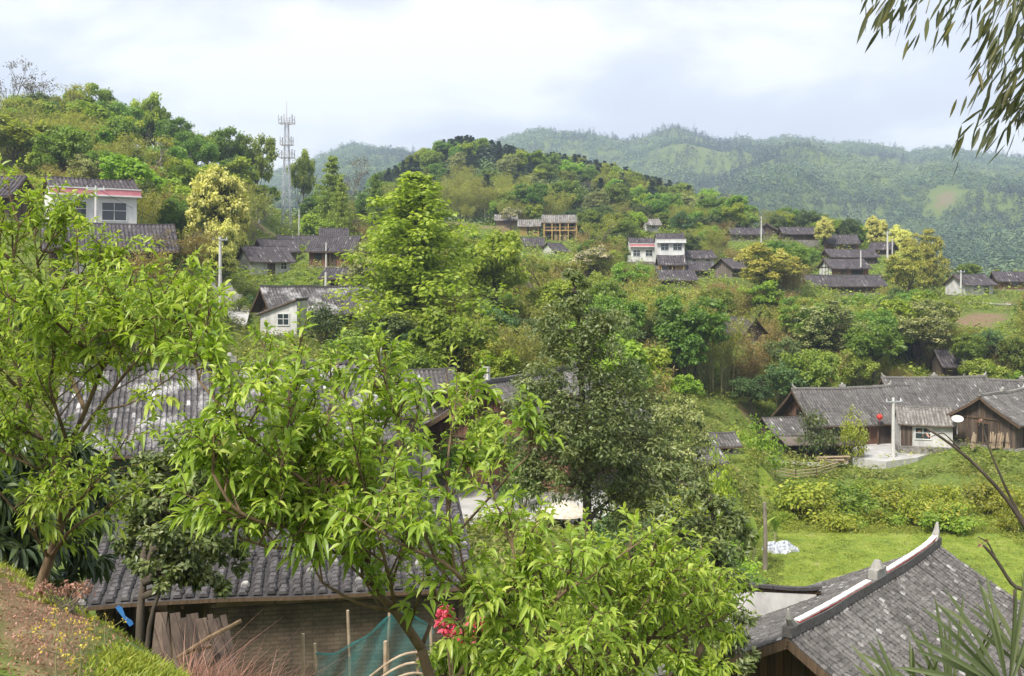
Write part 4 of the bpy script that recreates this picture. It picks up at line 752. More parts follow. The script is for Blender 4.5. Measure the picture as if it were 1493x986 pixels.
# white sheeting heaps on the lawn
def heap(px, py, Y, sx, sy, sz, label, seed):
    c = P(px, py, Y); c[2] = gz(c[0], Y); rr = np.random.default_rng(seed); n = 15; a = np.linspace(-1, 1, n); U, V = np.meshgrid(a, a); rad = np.sqrt(U ** 2 + V ** 2)
    Z = sz * np.clip(1 - rad ** 2, 0, 1) ** .5 * (-.1 + 1.9 * fbm(U * 2.6 + seed, V * 2.6, 4, seed)) + .02
    an = np.arctan2(V, U); kk = .65 + .75 * fbm(np.cos(an) * 1.7 + seed, np.sin(an) * 1.7, 3, seed + 3); v = np.stack([U * sx * kk * 1.3, V * sy * kk * 1.3, Z - .06 * (rad > 1)], -1).reshape(-1, 3); i = (np.arange(n - 1)[:, None] * n + np.arange(n - 1)[None]).ravel()
    o = MB().add(v, np.stack([i, i + 1, i + n + 1, i + n], -1)).build('plastic_sheet', M['plastic_white']); o.location = c; tag(o, label, 'sheet')
heap(1138, 790, 60, .8, .55, .55, 'crumpled white plastic sheet heaped on the bright lawn', 3)
heap(1042, 808, 34, .4, .4, .5, 'white plastic bundle showing between the dark trees and the lawn', 8)
# thatched stack by the courtyard
rk = empty('straw_stack', onz(822, 768, -11.45)); tag(rk, 'pale straw stack on short posts at the right end of the white courtyard', 'straw stack')
for x in (-.7, 0, .7): MB().tube([(x, 0, -.3), (x, 0, .75)], .07, 6).build('post', M['timber'], rk)
mb = MB(); z = np.linspace(0, 1, 7); mb.tube([(0, 0, .62 + .55 * q) for q in z], 1.15 * (1 - z ** 1.6 * .92), 22); mb.build('thatch', M['straw'], rk)
# ------------------------------------------------------------------ vegetation
def quads(Pn, N, Dv, ln, wd, rng=None, bend=0.0):
    """one rhombic leaf per point: P base points, N normals, D directions"""
    N = nrm(N); Dv = nrm(Dv - N * (Dv * N).sum(-1, keepdims=True)); S = np.cross(N, Dv); ln = np.broadcast_to(ln, (len(Pn),))[:, None]; wd = np.broadcast_to(wd, (len(Pn),))[:, None]
    m = Pn + Dv * ln * .45 + N * ln * bend
    V = np.stack([Pn, m + S * wd * .5, Pn + Dv * ln, m - S * wd * .5], 1); n = len(Pn)
    return V.reshape(-1, 3), np.arange(n * 4).reshape(n, 4)
def rand_dirs(rng, n): return nrm(rng.normal(size=(n, 3)))
def clump_leaves(mb, rng, C, rad, per, ln, wd, up=.5, outw=.6, rad3=(1, 1, .7), tone=None, axis=None, mat=0, droop=.3, sh=.18):
    C = np.asarray(C); n = len(C); rad = np.broadcast_to(rad, (n,)); c = np.repeat(np.arange(n), per); k = len(c)
    d = rand_dirs(rng, k); r = rng.random(k) ** .45; off = d * r[:, None] * np.array(rad3); Pn = C[c] + off * rad[c][:, None]
    N = nrm(outw * d + np.array([0, 0, up]) + .55 * rand_dirs(rng, k)); Dv = d + .6 * rand_dirs(rng, k) + np.array([0, 0, -droop])
    base = rng.normal(0, .13, n)[c]; t = rng.normal(.45, sh, k) + base
    if tone is not None: t = tone(Pn, off, t, c)
    s = rng.uniform(.7, 1.25, k)
    V, f = quads(Pn, N, Dv, ln * s, wd * s); mb.add(V, f, np.repeat(np.clip(t, 0, 1), 4), mat)
def limb(mb, rng, a, b, r0, r1, n=6, wob=.06, seg=6, up=0.0):
    a, b = np.asarray(a, float), np.asarray(b, float); t = np.linspace(0, 1, n)[:, None]; L_ = np.linalg.norm(b - a)
    p = a + (b - a) * t + rng.normal(0, wob * L_, (n, 3)) * np.sin(t * pi) + np.array([0, 0, up * L_]) * (t * (1 - t) * 2); mb.tube(p, np.linspace(r0, r1, n), seg); return p
TPL = {}
def template(kind, crown, trunk, h, wdt): TPL.setdefault(kind, []).append((crown, trunk, h, wdt))
def tpl_broad(kind, mat, seed, h=11., wr=4.2, lobes=9, clumps=90, per=75, ln=.46, wd=.31, z0=.30, dense=.85, tone=None, bark='bark', flat=1.0, up=.5, bare=.0):
    rng = np.random.default_rng(seed); tr = MB(); cr = MB(); zc = h * (z0 + (1 - z0) * .52); rz = h * (1 - z0) * .52
    top = limb(tr, rng, (0, 0, -.8), (rng.normal(0, .3), rng.normal(0, .3), h * .72), h * .022, h * .006, 8, .02)
    Lb = []
    for k in range(lobes):
        a = k / lobes * 2 * pi * 1.618 * 2 + rng.uniform(-.5, .5); zz = -0.75 + 1.55 * (k + .5) / lobes + rng.uniform(-.12, .12); rr = math.sqrt(max(.05, 1 - min(1, abs(zz)) ** 2)) * .62
        Lb.append((np.array([wr * rr * cos(a), wr * rr * sin(a), zc + rz * zz * .68]), rng.uniform(.40, .58)))
    C, rad = [], []
    for k in range(clumps):
        c, s = Lb[rng.integers(len(Lb))]; d = rand_dirs(rng, 1)[0]; d[2] = abs(d[2]) * .9 - .25 * (rng.random() < .45); d = nrm(d); q = rng.uniform(.55, 1.0)
        C.append(c + d * q * s * np.array([wr, wr, rz * flat * .9])); rad.append(rng.uniform(.13, .23) * wr)
    for c, s in Lb:
        j = rng.integers(2, 6); limb(tr, rng, top[j], c, h * .010, h * .003, 5, .08, 5, .1)
        for q in range(3): limb(tr, rng, c, c + rand_dirs(rng, 1)[0] * s * wr * .9, h * .004, h * .001, 4, .08, 4)
    clump_leaves(cr, rng, C, rad, per, ln, wd, up=up, tone=tone)
    template(kind, cr.build('crown_src', mat, data_only=True), tr.build('trunk_src', M[bark], data_only=True), h, 2 * wr)
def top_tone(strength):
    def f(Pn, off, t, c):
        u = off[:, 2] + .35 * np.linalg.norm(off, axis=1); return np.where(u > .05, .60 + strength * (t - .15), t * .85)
    return f
for s in (1, 2, 3): tpl_broad('broadleaf', M['green'], s, lobes=8 + s, wr=3.9 + .3 * s)
for s in (4, 5): tpl_broad('fresh', M['bright'], s, h=9, wr=3.6, lobes=9, per=80)
for s in (6, 7): tpl_broad('dark', M['evergreen'], s, h=9, wr=3.2, lobes=8, ln=.34, wd=.2)
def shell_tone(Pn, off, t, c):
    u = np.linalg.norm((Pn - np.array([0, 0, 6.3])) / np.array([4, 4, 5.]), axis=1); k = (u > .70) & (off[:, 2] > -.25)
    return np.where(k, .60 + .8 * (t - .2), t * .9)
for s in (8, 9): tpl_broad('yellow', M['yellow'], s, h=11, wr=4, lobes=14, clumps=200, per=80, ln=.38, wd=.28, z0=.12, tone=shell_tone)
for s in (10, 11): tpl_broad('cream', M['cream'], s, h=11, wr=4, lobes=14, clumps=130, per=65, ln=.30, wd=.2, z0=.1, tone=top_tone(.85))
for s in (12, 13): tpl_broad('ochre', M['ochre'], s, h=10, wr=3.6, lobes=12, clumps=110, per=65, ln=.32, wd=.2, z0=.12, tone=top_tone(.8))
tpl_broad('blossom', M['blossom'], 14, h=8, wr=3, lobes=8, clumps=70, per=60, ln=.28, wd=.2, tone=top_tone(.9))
def tpl_cone(kind, mat, seed, h, wb, tiers, per, ln, wd, pw=.9, droop=.15, z0=.06, up=.55, sub=3, dens=1.0, rag=.16):
    rng = np.random.default_rng(seed); tr = MB(); cr = MB(); limb(tr, rng, (0, 0, -.8), (0, 0, h * .98), h * .014, h * .0015, 8, .006); C, rad = [], []
    for i in range(tiers):
        q = i / (tiers - 1); z = h * (z0 + (1 - z0) * q); r = wb * (1 - q) ** pw + wb * .03; nb = max(3, int((9 - 4 * q) * dens)); a0 = rng.uniform(0, 6)
        for k in range(nb):
            a = a0 + 2 * pi * k / nb + rng.uniform(-.25, .25); rl = r * rng.uniform(1 - rag * 2, 1 + rag); e = np.array([rl * cos(a), rl * sin(a), z - droop * rl + rng.normal(0, h * .008)])
            limb(tr, rng, (0, 0, z), e, h * .003 * (1.2 - q), h * .0008, 4, .04, 3)
            for j in range(sub): C.append(np.array([0, 0, z]) * (1 - (f_ := (j + .8) / sub)) + e * f_ + rng.normal(0, .06 * wb, 3) * [1, 1, .5]); rad.append((.12 + .10 * f_) * wb * (1.15 - .65 * q))
    clump_leaves(cr, rng, C, rad, per, ln, wd, up=up, rad3=(1, 1, .55), droop=.35)
    template(kind, cr.build('crown_src', mat, data_only=True), tr.build('trunk_src', M['bark'], data_only=True), h, 2 * wb)
tpl_cone('tallcone', M['bright'], 20, 17, 5.4, 24, 46, .36, .22, pw=.58, droop=-.08, sub=4, rag=.26)
for s in (21, 22): tpl_cone('cone', M['green'], s, 13, 3.8, 15, 40, .38, .24, pw=.55, droop=-.05, rag=.25)
for s in (23, 24, 25): tpl_cone('fir', M['fir'], s, 12, 2.5, 18, 20, .5, .18, pw=.8, droop=.22, z0=.10, sub=2, rag=.25)
def tpl_bamboo(kind, mat, seed, h=10., spread=3.0, culms=34, per=150, arch=.30):
    rng = np.random.default_rng(seed); tr = MB(); cr = MB(); Cs, Ds = [], []
    for k in range(culms):
        a = rng.uniform(0, 2 * pi); r0 = spread * .75 * math.sqrt(rng.random()); hh = h * rng.uniform(.7, 1.0); b = np.array([r0 * cos(a), r0 * sin(a), -.3]); out_ = np.array([cos(a + rng.normal(0, .7)), sin(a + rng.normal(0, .7)), 0])
        t = np.linspace(0, 1, 9)[:, None]; p = b + np.array([0, 0, hh]) * (t - .10 * t ** 4) + out_ * arch * hh * t ** 2.6; tr.tube(p, np.linspace(.055, .012, 9), 5)
        m = 26; tt = rng.uniform(.30, 1.0, m) ** .8; idx = np.stack([np.interp(tt, t[:, 0], p[:, j]) for j in range(3)], 1)
        rr = h * .085 * (1.25 - tt * .75); d = rand_dirs(rng, m); d[:, 2] = d[:, 2] * .35 + .1; Cs.append(idx + d * rr[:, None]); Ds.append(d)
    C = np.vstack(Cs); Dd = np.vstack(Ds); n = int(per * culms / len(C)); c = np.repeat(np.arange(len(C)), n); k = len(c)
    Pn = C[c] + rng.normal(0, 1, (k, 3)) * np.array([.30, .30, .2]); Dv = Dd[c] * .7 + .5 * rand_dirs(rng, k) + np.array([0, 0, -.75]); N = nrm(rand_dirs(rng, k) + np.array([0, 0, .9]))
    s = rng.uniform(.7, 1.3, k); V, f = quads(Pn, N, Dv, .40 * s, .105 * s); cr.add(V, f, np.repeat(np.clip(rng.normal(.5, .2, k) + rng.normal(0, .12, len(C))[c], 0, 1), 4))
    template(kind, cr.build('crown_src', mat, data_only=True), tr.build('trunk_src', M['culm'], data_only=True), h * .97, 2 * (spread + arch * h * .55))
for s in (30, 31, 32): tpl_bamboo('bamboo', M['bamboo'], s)
for s in (33, 34): tpl_bamboo('rustbamboo', M['rust'], s, h=8, spread=2.8)
def tpl_bare(kind, seed, h=10., leaf=None, per=0):
    rng = np.random.default_rng(seed); tr = MB(); tips = []
    def rec(p, d, l, r, lv):
        e = p + d * l; q = limb(tr, rng, p, e, r, r * .6, 4, .05, 5 if lv < 2 else 3)
        if lv == 4: tips.append(e); return
        for k in range(3 if lv < 3 else 3): rec(q[rng.integers(2, 4)], nrm(d + .62 * rand_dirs(rng, 1)[0] + np.array([0, 0, .18])), l * rng.uniform(.58, .8), r * .55, lv + 1)
    rec(np.array([0, 0, -.6]), np.array([0, 0, 1.]), h * .34, h * .016, 0); cr = MB(); tips = np.array(tips)
    clump_leaves(cr, rng, tips, .5, per, .22, .14); sc_ = h / tips[:, 2].max()
    template(kind, cr.build('crown_src', leaf, data_only=True), tr.build('trunk_src', M['bark_pale'], data_only=True), float(tips[:, 2].max()), float(np.ptp(tips[:, 0])))
tpl_bare('bare', 40, leaf=M['purple'], per=7); tpl_bare('bare', 41, leaf=M['purple'], per=5); tpl_bare('sparse', 42, leaf=M['bamboo'], per=16)
def tpl_bush(kind, mat, seed, h=2., wr=1.4, clumps=26, per=60, ln=.16, wd=.085, tone=None):
    rng = np.random.default_rng(seed); tr = MB(); cr = MB(); C = []
    for k in range(clumps):
        d = rand_dirs(rng, 1)[0]; d[2] = abs(d[2]); q = rng.uniform(.45, 1); c = np.array([d[0] * wr * q, d[1] * wr * q, .25 * h + d[2] * h * .72 * q]); C.append(c); limb(tr, rng, (d[0] * .15, d[1] * .15, -.3), c, .025, .008, 4, .06, 4)
    clump_leaves(cr, rng, C, rng.uniform(.28, .45, clumps) * wr * .9, per, ln, wd, tone=tone); template(kind, cr.build('foliage_src', mat, data_only=True), tr.build('stem_src', M['bark'], data_only=True), h, 2 * wr)
for s in (50, 51, 52): tpl_bush('hedge', M['hedge'], s, ln=.2, wd=.10, per=55)
for s in (53, 54): tpl_bush('darkbush', M['evergreen'], s, per=70)
tpl_bush('brightbush', M['bright'], 55, h=2.4, wr=1.5, per=70); tpl_bush('greenbush', M['green'], 56, per=70)
TREES = []      # for the labels: dict(obj, look, px, py)
KINDNAME = dict(broadleaf='broadleaf_tree', fresh='deciduous_tree', dark='evergreen_tree', yellow='flowering_tree', cream='flowering_tree', ochre='flowering_tree', blossom='blossom_tree', tallcone='conical_tree', cone='conical_tree', fir='fir_tree', bamboo='bamboo_clump', rustbamboo='bamboo_clump', bare='bare_tree', sparse='sparse_tree', hedge='garden_bush', darkbush='evergreen_bush', brightbush='leafy_bush', greenbush='leafy_bush')
CATN = dict(bamboo='bamboo', rustbamboo='bamboo', hedge='bush', darkbush='bush', brightbush='bush', greenbush='bush')
def plant(kind, loc, hgt, wid=None, label=None, group=None, var=None, rz=None, look=None, parts=True):
    tp = TPL[kind]; cm, tm, h0, w0 = tp[(var if var is not None else RNG.integers(100)) % len(tp)]; sz = hgt / h0; sx = (wid / w0) if wid else sz
    root = empty(KINDNAME[kind], loc, rz if rz is not None else RNG.uniform(0, 6.28)); root.scale = (sx, sx, sz); bush = 'bush' in KINDNAME[kind]
    for nm, me in (('foliage' if bush else 'crown', cm), ('culms' if 'bamboo' in kind else 'stem' if bush else 'trunk', tm)):
        o = bpy.data.objects.new(nm, me); col.objects.link(o); o.parent = root
    tag(root, label, CATN.get(kind, 'tree'), group)
    TREES.append(dict(o=root, look=look, label=label, px=proj(loc)[0], py=proj(loc)[1] - hgt * F / loc[1] * .6, kind=kind, Y=loc[1])); return root
def hero(kind, px, top, Y, wpx, label, base=None, **k):
    p = gpx(px, Y); hgt = (HZ - top) / F * Y - p[2]
    if base is not None:  # crown standing on something lower than the terrain suggests
        z = (HZ - base) / F * Y; hgt = (HZ - top) / F * Y - z; p[2] = z
    return plant(kind, p, hgt, wpx / F * Y, label, **k)
# areas the trees must leave open: pixel box, distance of what shows there
CLEAR = []
for h in HS:
    Yh = h['Y'] or 27.9; c = proj(h['loc']); hp = (h['L'] * abs(cos(R(h['yaw']))) + h['D'] * abs(sin(R(h['yaw'])))) / 2 * F / Yh; tp_ = (h['hw'] + h['hr']) * F / Yh
    CLEAR.append((c[0] - hp * .95, c[1] - tp_, c[0] + hp * .95, c[1] - .15 * tp_, Yh))
CLEAR += [(402, 180, 434, 340, 232), (640, 318, 765, 338, 266), (1395, 438, 1485, 470, 165), (1240, 640, 1385, 690, 95), (310, 345, 330, 450, 105), (300, 440, 350, 485, 98), (1120, 690, 1500, 870, 50), (1090, 680, 1240, 712, 80), (345, 482, 470, 512, 84), (350, 405, 390, 485, 95), (525, 430, 575, 470, 96)]
def clear_of(px, py0, py1, wpx, Y, slack=.35):
    x0, x1 = px - wpx * slack, px + wpx * slack
    for a, b, c, d, yy in CLEAR:
        if Y < yy + 3 and x1 > a and x0 < c and py0 < d and py1 > b: return False
    return True
def inpad(X, Y):
    for cx_, cy_, a, hx, hy, pz, fal in PADS:
        dx, dy = X - cx_, Y - cy_
        if abs(dx * cos(a) + dy * sin(a)) < hx + .4 and abs(-dx * sin(a) + dy * cos(a)) < hy + .4: return True
    return False
# ---- the trees one can single out
hero('tallcone', 606, 262, 90, 265, 'tall bright green conical tree towering over the middle of the village')
hero('cone', 622, 246, 300, 26, 'small pale green cone-shaped tree peeking over the tip of the tall conical tree')
hero('fresh', 716, 336, 108, 105, 'vivid yellow-green round tree right of the tall conical tree')
hero('yellow', 319, 240, 118, 84, 'big dome-shaped tree covered in pale yellow flush behind the roadside pole', var=0)
hero('yellow', 322, 322, 112, 50, 'smaller yellow-tipped tree standing in front of the big pale yellow dome', var=1)
hero('rustbamboo', 262, 322, 86, 120, 'brownish-orange bamboo clump between the brown house and the roadside pole')
hero('rustbamboo', 215, 350, 80, 70, 'short rusty bamboo clump at the right corner of the open-fronted house')
hero('cream', 532, 344, 118, 70, 'grey-green tree dusted with pale blossom left of the tall conical tree')
hero('blossom', 862, 358, 172, 62, 'white-blossoming tree below the yellow timber-framed hall')
hero('blossom', 745, 302, 262, 34, 'white-flowering tree in front of the long low terrace roof')
hero('fresh', 704, 226, 400, 26, 'tiny light green round tree among the dark firs of the middle hill')
hero('bare', 512, 230, 232, 60, 'leafless purple-grey tree in front of the far left mountain')
hero('cone', 484, 232, 205, 62, 'light green conical tree right of the lattice tower, tallest of its group')
hero('cone', 497, 262, 190, 42, 'light green conical tree in front of the leafless tree')
hero('cone', 548, 258, 200, 42, 'light green conical tree beside the dark firs left of the tall cone')
hero('ochre', 1122, 358, 168, 92, 'broad ochre-tipped tree below the upper right terrace houses', var=0)
hero('fresh', 1108, 410, 148, 62, 'leafy green tree growing against the foot of the broad ochre tree')
hero('ochre', 1320, 358, 172, 58, 'golden-tipped tree in front of the long brown farmhouse, left of a green twin', var=1)
hero('ochre', 1360, 362, 176, 46, 'green tree with golden tip right of its golden twin by the farmhouse', var=0)
hero('ochre', 1344, 334, 205, 62, 'olive dome-shaped tree behind the pair of golden-tipped trees')
hero('yellow', 1277, 314, 226, 30, 'yellow-topped round tree left of the thick terrace pole')
hero('yellow', 1311, 327, 230, 34, 'yellow-topped round tree just right of the thick terrace pole')
hero('yellow', 1202, 316, 222, 26, 'slender yellow-tipped tree at the left end of the topmost small house')
hero('cream', 1205, 436, 124, 100, 'cream-flowering evergreen above the roof of the lantern house', var=0)
hero('cream', 1336, 432, 130, 112, 'largest cream-flowering evergreen, above the tall brown house', var=1)
hero('broadleaf', 1274, 468, 118, 84, 'grey-green tree wedged between the two cream-flowering evergreens')
hero('rustbamboo', 1450, 484, 128, 80, 'rusty bamboo clump right of the leaning grey pole')
hero('darkbush', 1190, 590, 91, 66, 'dark round evergreen bush covering the left of the lantern house', rz=0)
hero('brightbush', 1243, 594, 90, 50, 'yellow-green young tree beside the steps of the concrete yard')
hero('brightbush', 1106, 606, 78, 92, 'light green feathery bush left of the pole shelter')
hero('fresh', 1000, 545, 96, 50, 'small fresh green tree before the bamboo grove')
hero('cream', 986, 572, 52, 120, 'cream-tipped leafy tree right beside the tall dark tree')
hero('bamboo', 1040, 424, 108, 130, 'large olive bamboo clump with bare culms showing at its foot', var=0)
hero('bamboo', 965, 405, 112, 120, 'large olive bamboo clump left of the one with bare culms', var=1)
hero('bamboo', 890, 395, 118, 110, 'olive bamboo clump rising behind the top of the tall dark tree', var=2)
hero('sparse', 810, 374, 120, 130, 'thin pale tree with fine twigs behind the tall dark tree')
hero('rustbamboo', 1112, 470, 114, 84, 'brownish bamboo clump beside the lone grey roof edge')
hero('bamboo', 1150, 510, 108, 80, 'bamboo clump directly left of the cream-flowering evergreen')
hero('dark', 1095, 545, 104, 55, 'dark tree at the edge of the bamboo grove')
hero('rustbamboo', 645, 405, 88, 62, 'rusty bamboo clump at the foot of the tall conical tree')
hero('darkbush', 478, 440, 86, 78, 'dark round bush with rusty tips in front of the long brown house')
hero('dark', 560, 452, 84, 90, 'dark evergreen left of the foot of the tall conical tree')
hero('broadleaf', 700, 470, 80, 95, 'mid green tree behind the red-brown gabled house')
hero('fresh', 610, 500, 72, 74, 'bright leafy tree behind the small weathered loft')
hero('fresh', 690, 545, 66, 70, 'yellow-green bush tree peeping over the red-brown gable')
hero('fresh', 712, 606, 50, 70, 'low fresh green tree covering the foot of the red-brown plank gable')
hero('greenbush', 655, 628, 51, 62, 'green bush at the left corner of the red-brown plank gable')
hero('brightbush', 1048, 640, 60, 62, 'bright bush leaning over the small grey pigsty roof')
hero('greenbush', 762, 650, 48, 60, 'green bush between the red-brown gable and the tall dark evergreen')
hero('bare', 18, 88, 182, 70, 'leafless purple tree at the far left of the skyline')
hero('bare', 66, 110, 190, 60, 'second leafless tree from the left on the skyline')
hero('broadleaf', 132, 120, 205, 74, 'rounded green tree highest on the left hill')
hero('broadleaf', 178, 148, 198, 76, 'green tree with layered crown just right of the highest one on the left hill')
hero('fresh', 216, 136, 212, 46, 'light green tree with pointed crown on the left hill skyline')
hero('broadleaf', 255, 170, 206, 56, 'green tree on the falling skyline right of the pointed light green one')
hero('broadleaf', 330, 184, 206, 60, 'dense green tree on the skyline above the pale yellow dome')
hero('broadleaf', 374, 192, 210, 56, 'green tree on the skyline just left of the lattice tower')
hero('broadleaf', 440, 218, 236, 40, 'green tree directly behind the lattice tower')
hero('bamboo', 85, 146, 150, 130, 'yellow-green bamboo grove clump above the pink-banded house')
hero('bamboo', 150, 190, 140, 110, 'yellow-green bamboo clump right above the roof of the pink-banded house')
hero('fresh', 20, 165, 140, 90, 'leafy bright tree at the left edge above the cables')
hero('cream', 122, 224, 118, 52, 'pale-flowering bush tree behind the pink-banded house roof')
hero('sparse', 225, 195, 150, 90, 'thin twiggy olive tree on the left hillside')
hero('dark', 208, 262, 112, 40, 'dark slim tree at the right end of the pink-banded house')
for t_ in TREES:
    o_ = t_['o']; b_ = proj(np.array(o_.location)); Yt = t_['Y']; hh_ = o_.scale[2] * TPL[t_['kind']][0][2] * F / Yt; ww_ = o_.scale[0] * TPL[t_['kind']][0][3] * F / Yt
    if t_['kind'] in ('yellow', 'cream', 'ochre', 'tallcone', 'blossom', 'fresh', 'cone'): CLEAR.append((b_[0] - ww_ * .33, b_[1] - hh_ * .97, b_[0] + ww_ * .33, b_[1] - hh_ * .40, Yt - 3.5))
# ---- fillers: (kinds, px range, Y range, height range, count, look phrase by kind)
LOOK = dict(broadleaf='rounded green tree', fresh='light green leafy tree', dark='dark evergreen tree', yellow='yellow-tipped tree', cream='cream-tipped tree', ochre='ochre-tipped tree', blossom='white-blossoming tree', cone='green conical tree', fir='dark pointed fir', bamboo='olive bamboo clump', rustbamboo='brownish bamboo clump', bare='leafless grey tree', sparse='thin twiggy tree', hedge='yellow-green garden bush', darkbush='dark evergreen bush', brightbush='bright leafy bush', greenbush='green leafy bush')
placed = [(t['o'].location.x, t['o'].location.y, 2.0) for t in TREES]
def fill(kinds, px0, px1, y0, y1, h0, h1, n, gap=.55, asp=None, slack=.35, maxtop=None, wts=None):
    done = tries = 0
    while done < n and tries < n * 30:
        tries += 1; px = RNG.uniform(px0, px1); Y = math.exp(RNG.uniform(math.log(y0), math.log(y1))); k = kinds[RNG.choice(len(kinds), p=wts)]
        hgt = RNG.uniform(h0, h1) * (1.0 if k not in ('rustbamboo', 'darkbush') else .8); tp = TPL[k][0]; wd = hgt * tp[3] / tp[2] * RNG.uniform(.85, 1.15) * (1.4 if k == 'fir' else 1)
        p = gpx(px, Y)
        if inpad(p[0], p[1]): continue
        b = proj(p)[1]; t = b - hgt * F / Y
        lim = np.interp(px, *maxtop) if maxtop is not None else -99
        if t < lim:
            h2 = (b - lim) * Y / F * RNG.uniform(.8, 1.05)
            if h2 < hgt * .45: continue
            wd *= (h2 / hgt) ** .8; hgt = h2; t = b - hgt * F / Y
        if not clear_of(px, t, b - 2, wd * F / Y, Y, slack): continue
        g_ = gap * wd
        if any((p[0] - a) ** 2 + (p[1] - b_) ** 2 < max(g_, c * .5) ** 2 for a, b_, c in placed): continue
        placed.append((p[0], p[1], g_)); plant(k, p, hgt, wd, None, look=LOOK[k]); done += 1
    return done
# skyline that the fillers may not break
SKY = (np.array([-50, 0, 60, 100, 130, 180, 215, 240, 280, 300, 330, 380, 430, 460, 520, 555, 580, 620, 660, 700, 760, 850, 950, 1060, 1200, 1300, 1493]), np.array([110, 118, 140, 130, 122, 148, 138, 158, 190, 200, 186, 192, 225, 250, 262, 252, 240, 215, 200, 198, 218, 228, 256, 282, 300, 345, 385.]))
fill(['broadleaf', 'fresh', 'bamboo', 'dark', 'sparse', 'cone'], 20, 480, 165, 240, 8, 12, 62, .5, maxtop=SKY, wts=[.38, .2, .16, .08, .1, .08])
fill(['bamboo', 'broadleaf', 'fresh', 'sparse', 'cream', 'rustbamboo'], -40, 420, 105, 165, 7, 10.5, 46, .5, maxtop=SKY, wts=[.46, .2, .14, .10, .0, .10])
fill(['bamboo', 'rustbamboo', 'broadleaf', 'fresh', 'greenbush'], 380, 640, 155, 240, 5.5, 9, 34, .5, maxtop=SKY)
fill(['fir'] * 7 + ['broadleaf', 'fresh'], 545, 1000, 375, 480, 8, 15, 280, .28, maxtop=SKY)
fill(['bamboo'], 645, 760, 280, 330, 9, 13, 26, .4, maxtop=SKY)
fill(['broadleaf', 'fir', 'bamboo', 'fresh', 'cream', 'bare'], 560, 1080, 280, 400, 8, 13, 130, .42, maxtop=SKY, wts=[.32, .28, .2, .12, .05, .03])
fill(['broadleaf', 'dark', 'fresh', 'bamboo'], 1000, 1330, 240, 320, 6, 10, 70, .45, maxtop=SKY)
fill(['broadleaf', 'bamboo', 'dark', 'rustbamboo', 'fresh'], 640, 1060, 205, 285, 5, 9, 80, .42, maxtop=SKY)
fill(['bamboo', 'broadleaf', 'rustbamboo', 'fresh', 'greenbush', 'sparse'], 640, 1200, 116, 200, 6, 11, 110, .38, slack=.38, wts=[.3, .2, .2, .1, .1, .1])
fill(['broadleaf', 'greenbush', 'dark', 'bamboo', 'rustbamboo'], 1170, 1520, 114, 180, 4.5, 9.5, 75, .40, slack=.38)
fill(['broadleaf', 'fresh', 'greenbush'], 1180, 1520, 205, 300, 4, 7, 30, .5, slack=.45, maxtop=SKY)
fill(['bamboo', 'rustbamboo', 'dark', 'broadleaf'], 860, 1200, 102, 125, 7, 11, 26, .40, slack=.45)
fill(['broadleaf', 'dark', 'fresh', 'rustbamboo', 'bamboo'], 500, 960, 70, 122, 4.5, 8.5, 50, .38, slack=.4)
fill(['bamboo', 'bamboo', 'rustbamboo', 'broadleaf'], 850, 1190, 118, 175, 8, 12, 34, .28, slack=.36)
fill(['bamboo', 'broadleaf', 'fresh'], 1180, 1500, 116, 150, 6, 10, 20, .3, slack=.36)
fill(['greenbush', 'brightbush', 'darkbush'], 320, 640, 66, 230, 1.6, 3.6, 80, .45, slack=.4)
fill(['fresh', 'broadleaf', 'greenbush'], -60, 320, 62, 100, 3, 6, 22, .45, slack=.5)
fill(['darkbush', 'greenbush', 'brightbush'], 900, 1100, 34, 75, 1.8, 3.5, 30, .45, slack=.5)
# garden hedge on the right
hn = 0
for k in range(95):
    px = RNG.uniform(1120, 1520); Y = RNG.uniform(68, 84) if k < 80 else RNG.uniform(62, 70); p = gpx(px, Y)
    hb = RNG.uniform(1.0, 3.6) * (1 if Y > 68 else .6)
    if inpad(p[0], p[1]) or proj(p)[1] - hb * F / Y < 692: continue
    plant('hedge', p, hb, hb * RNG.uniform(1.1, 1.9), None, 'yellow-green bushes of the garden on the right', look=LOOK['hedge'])
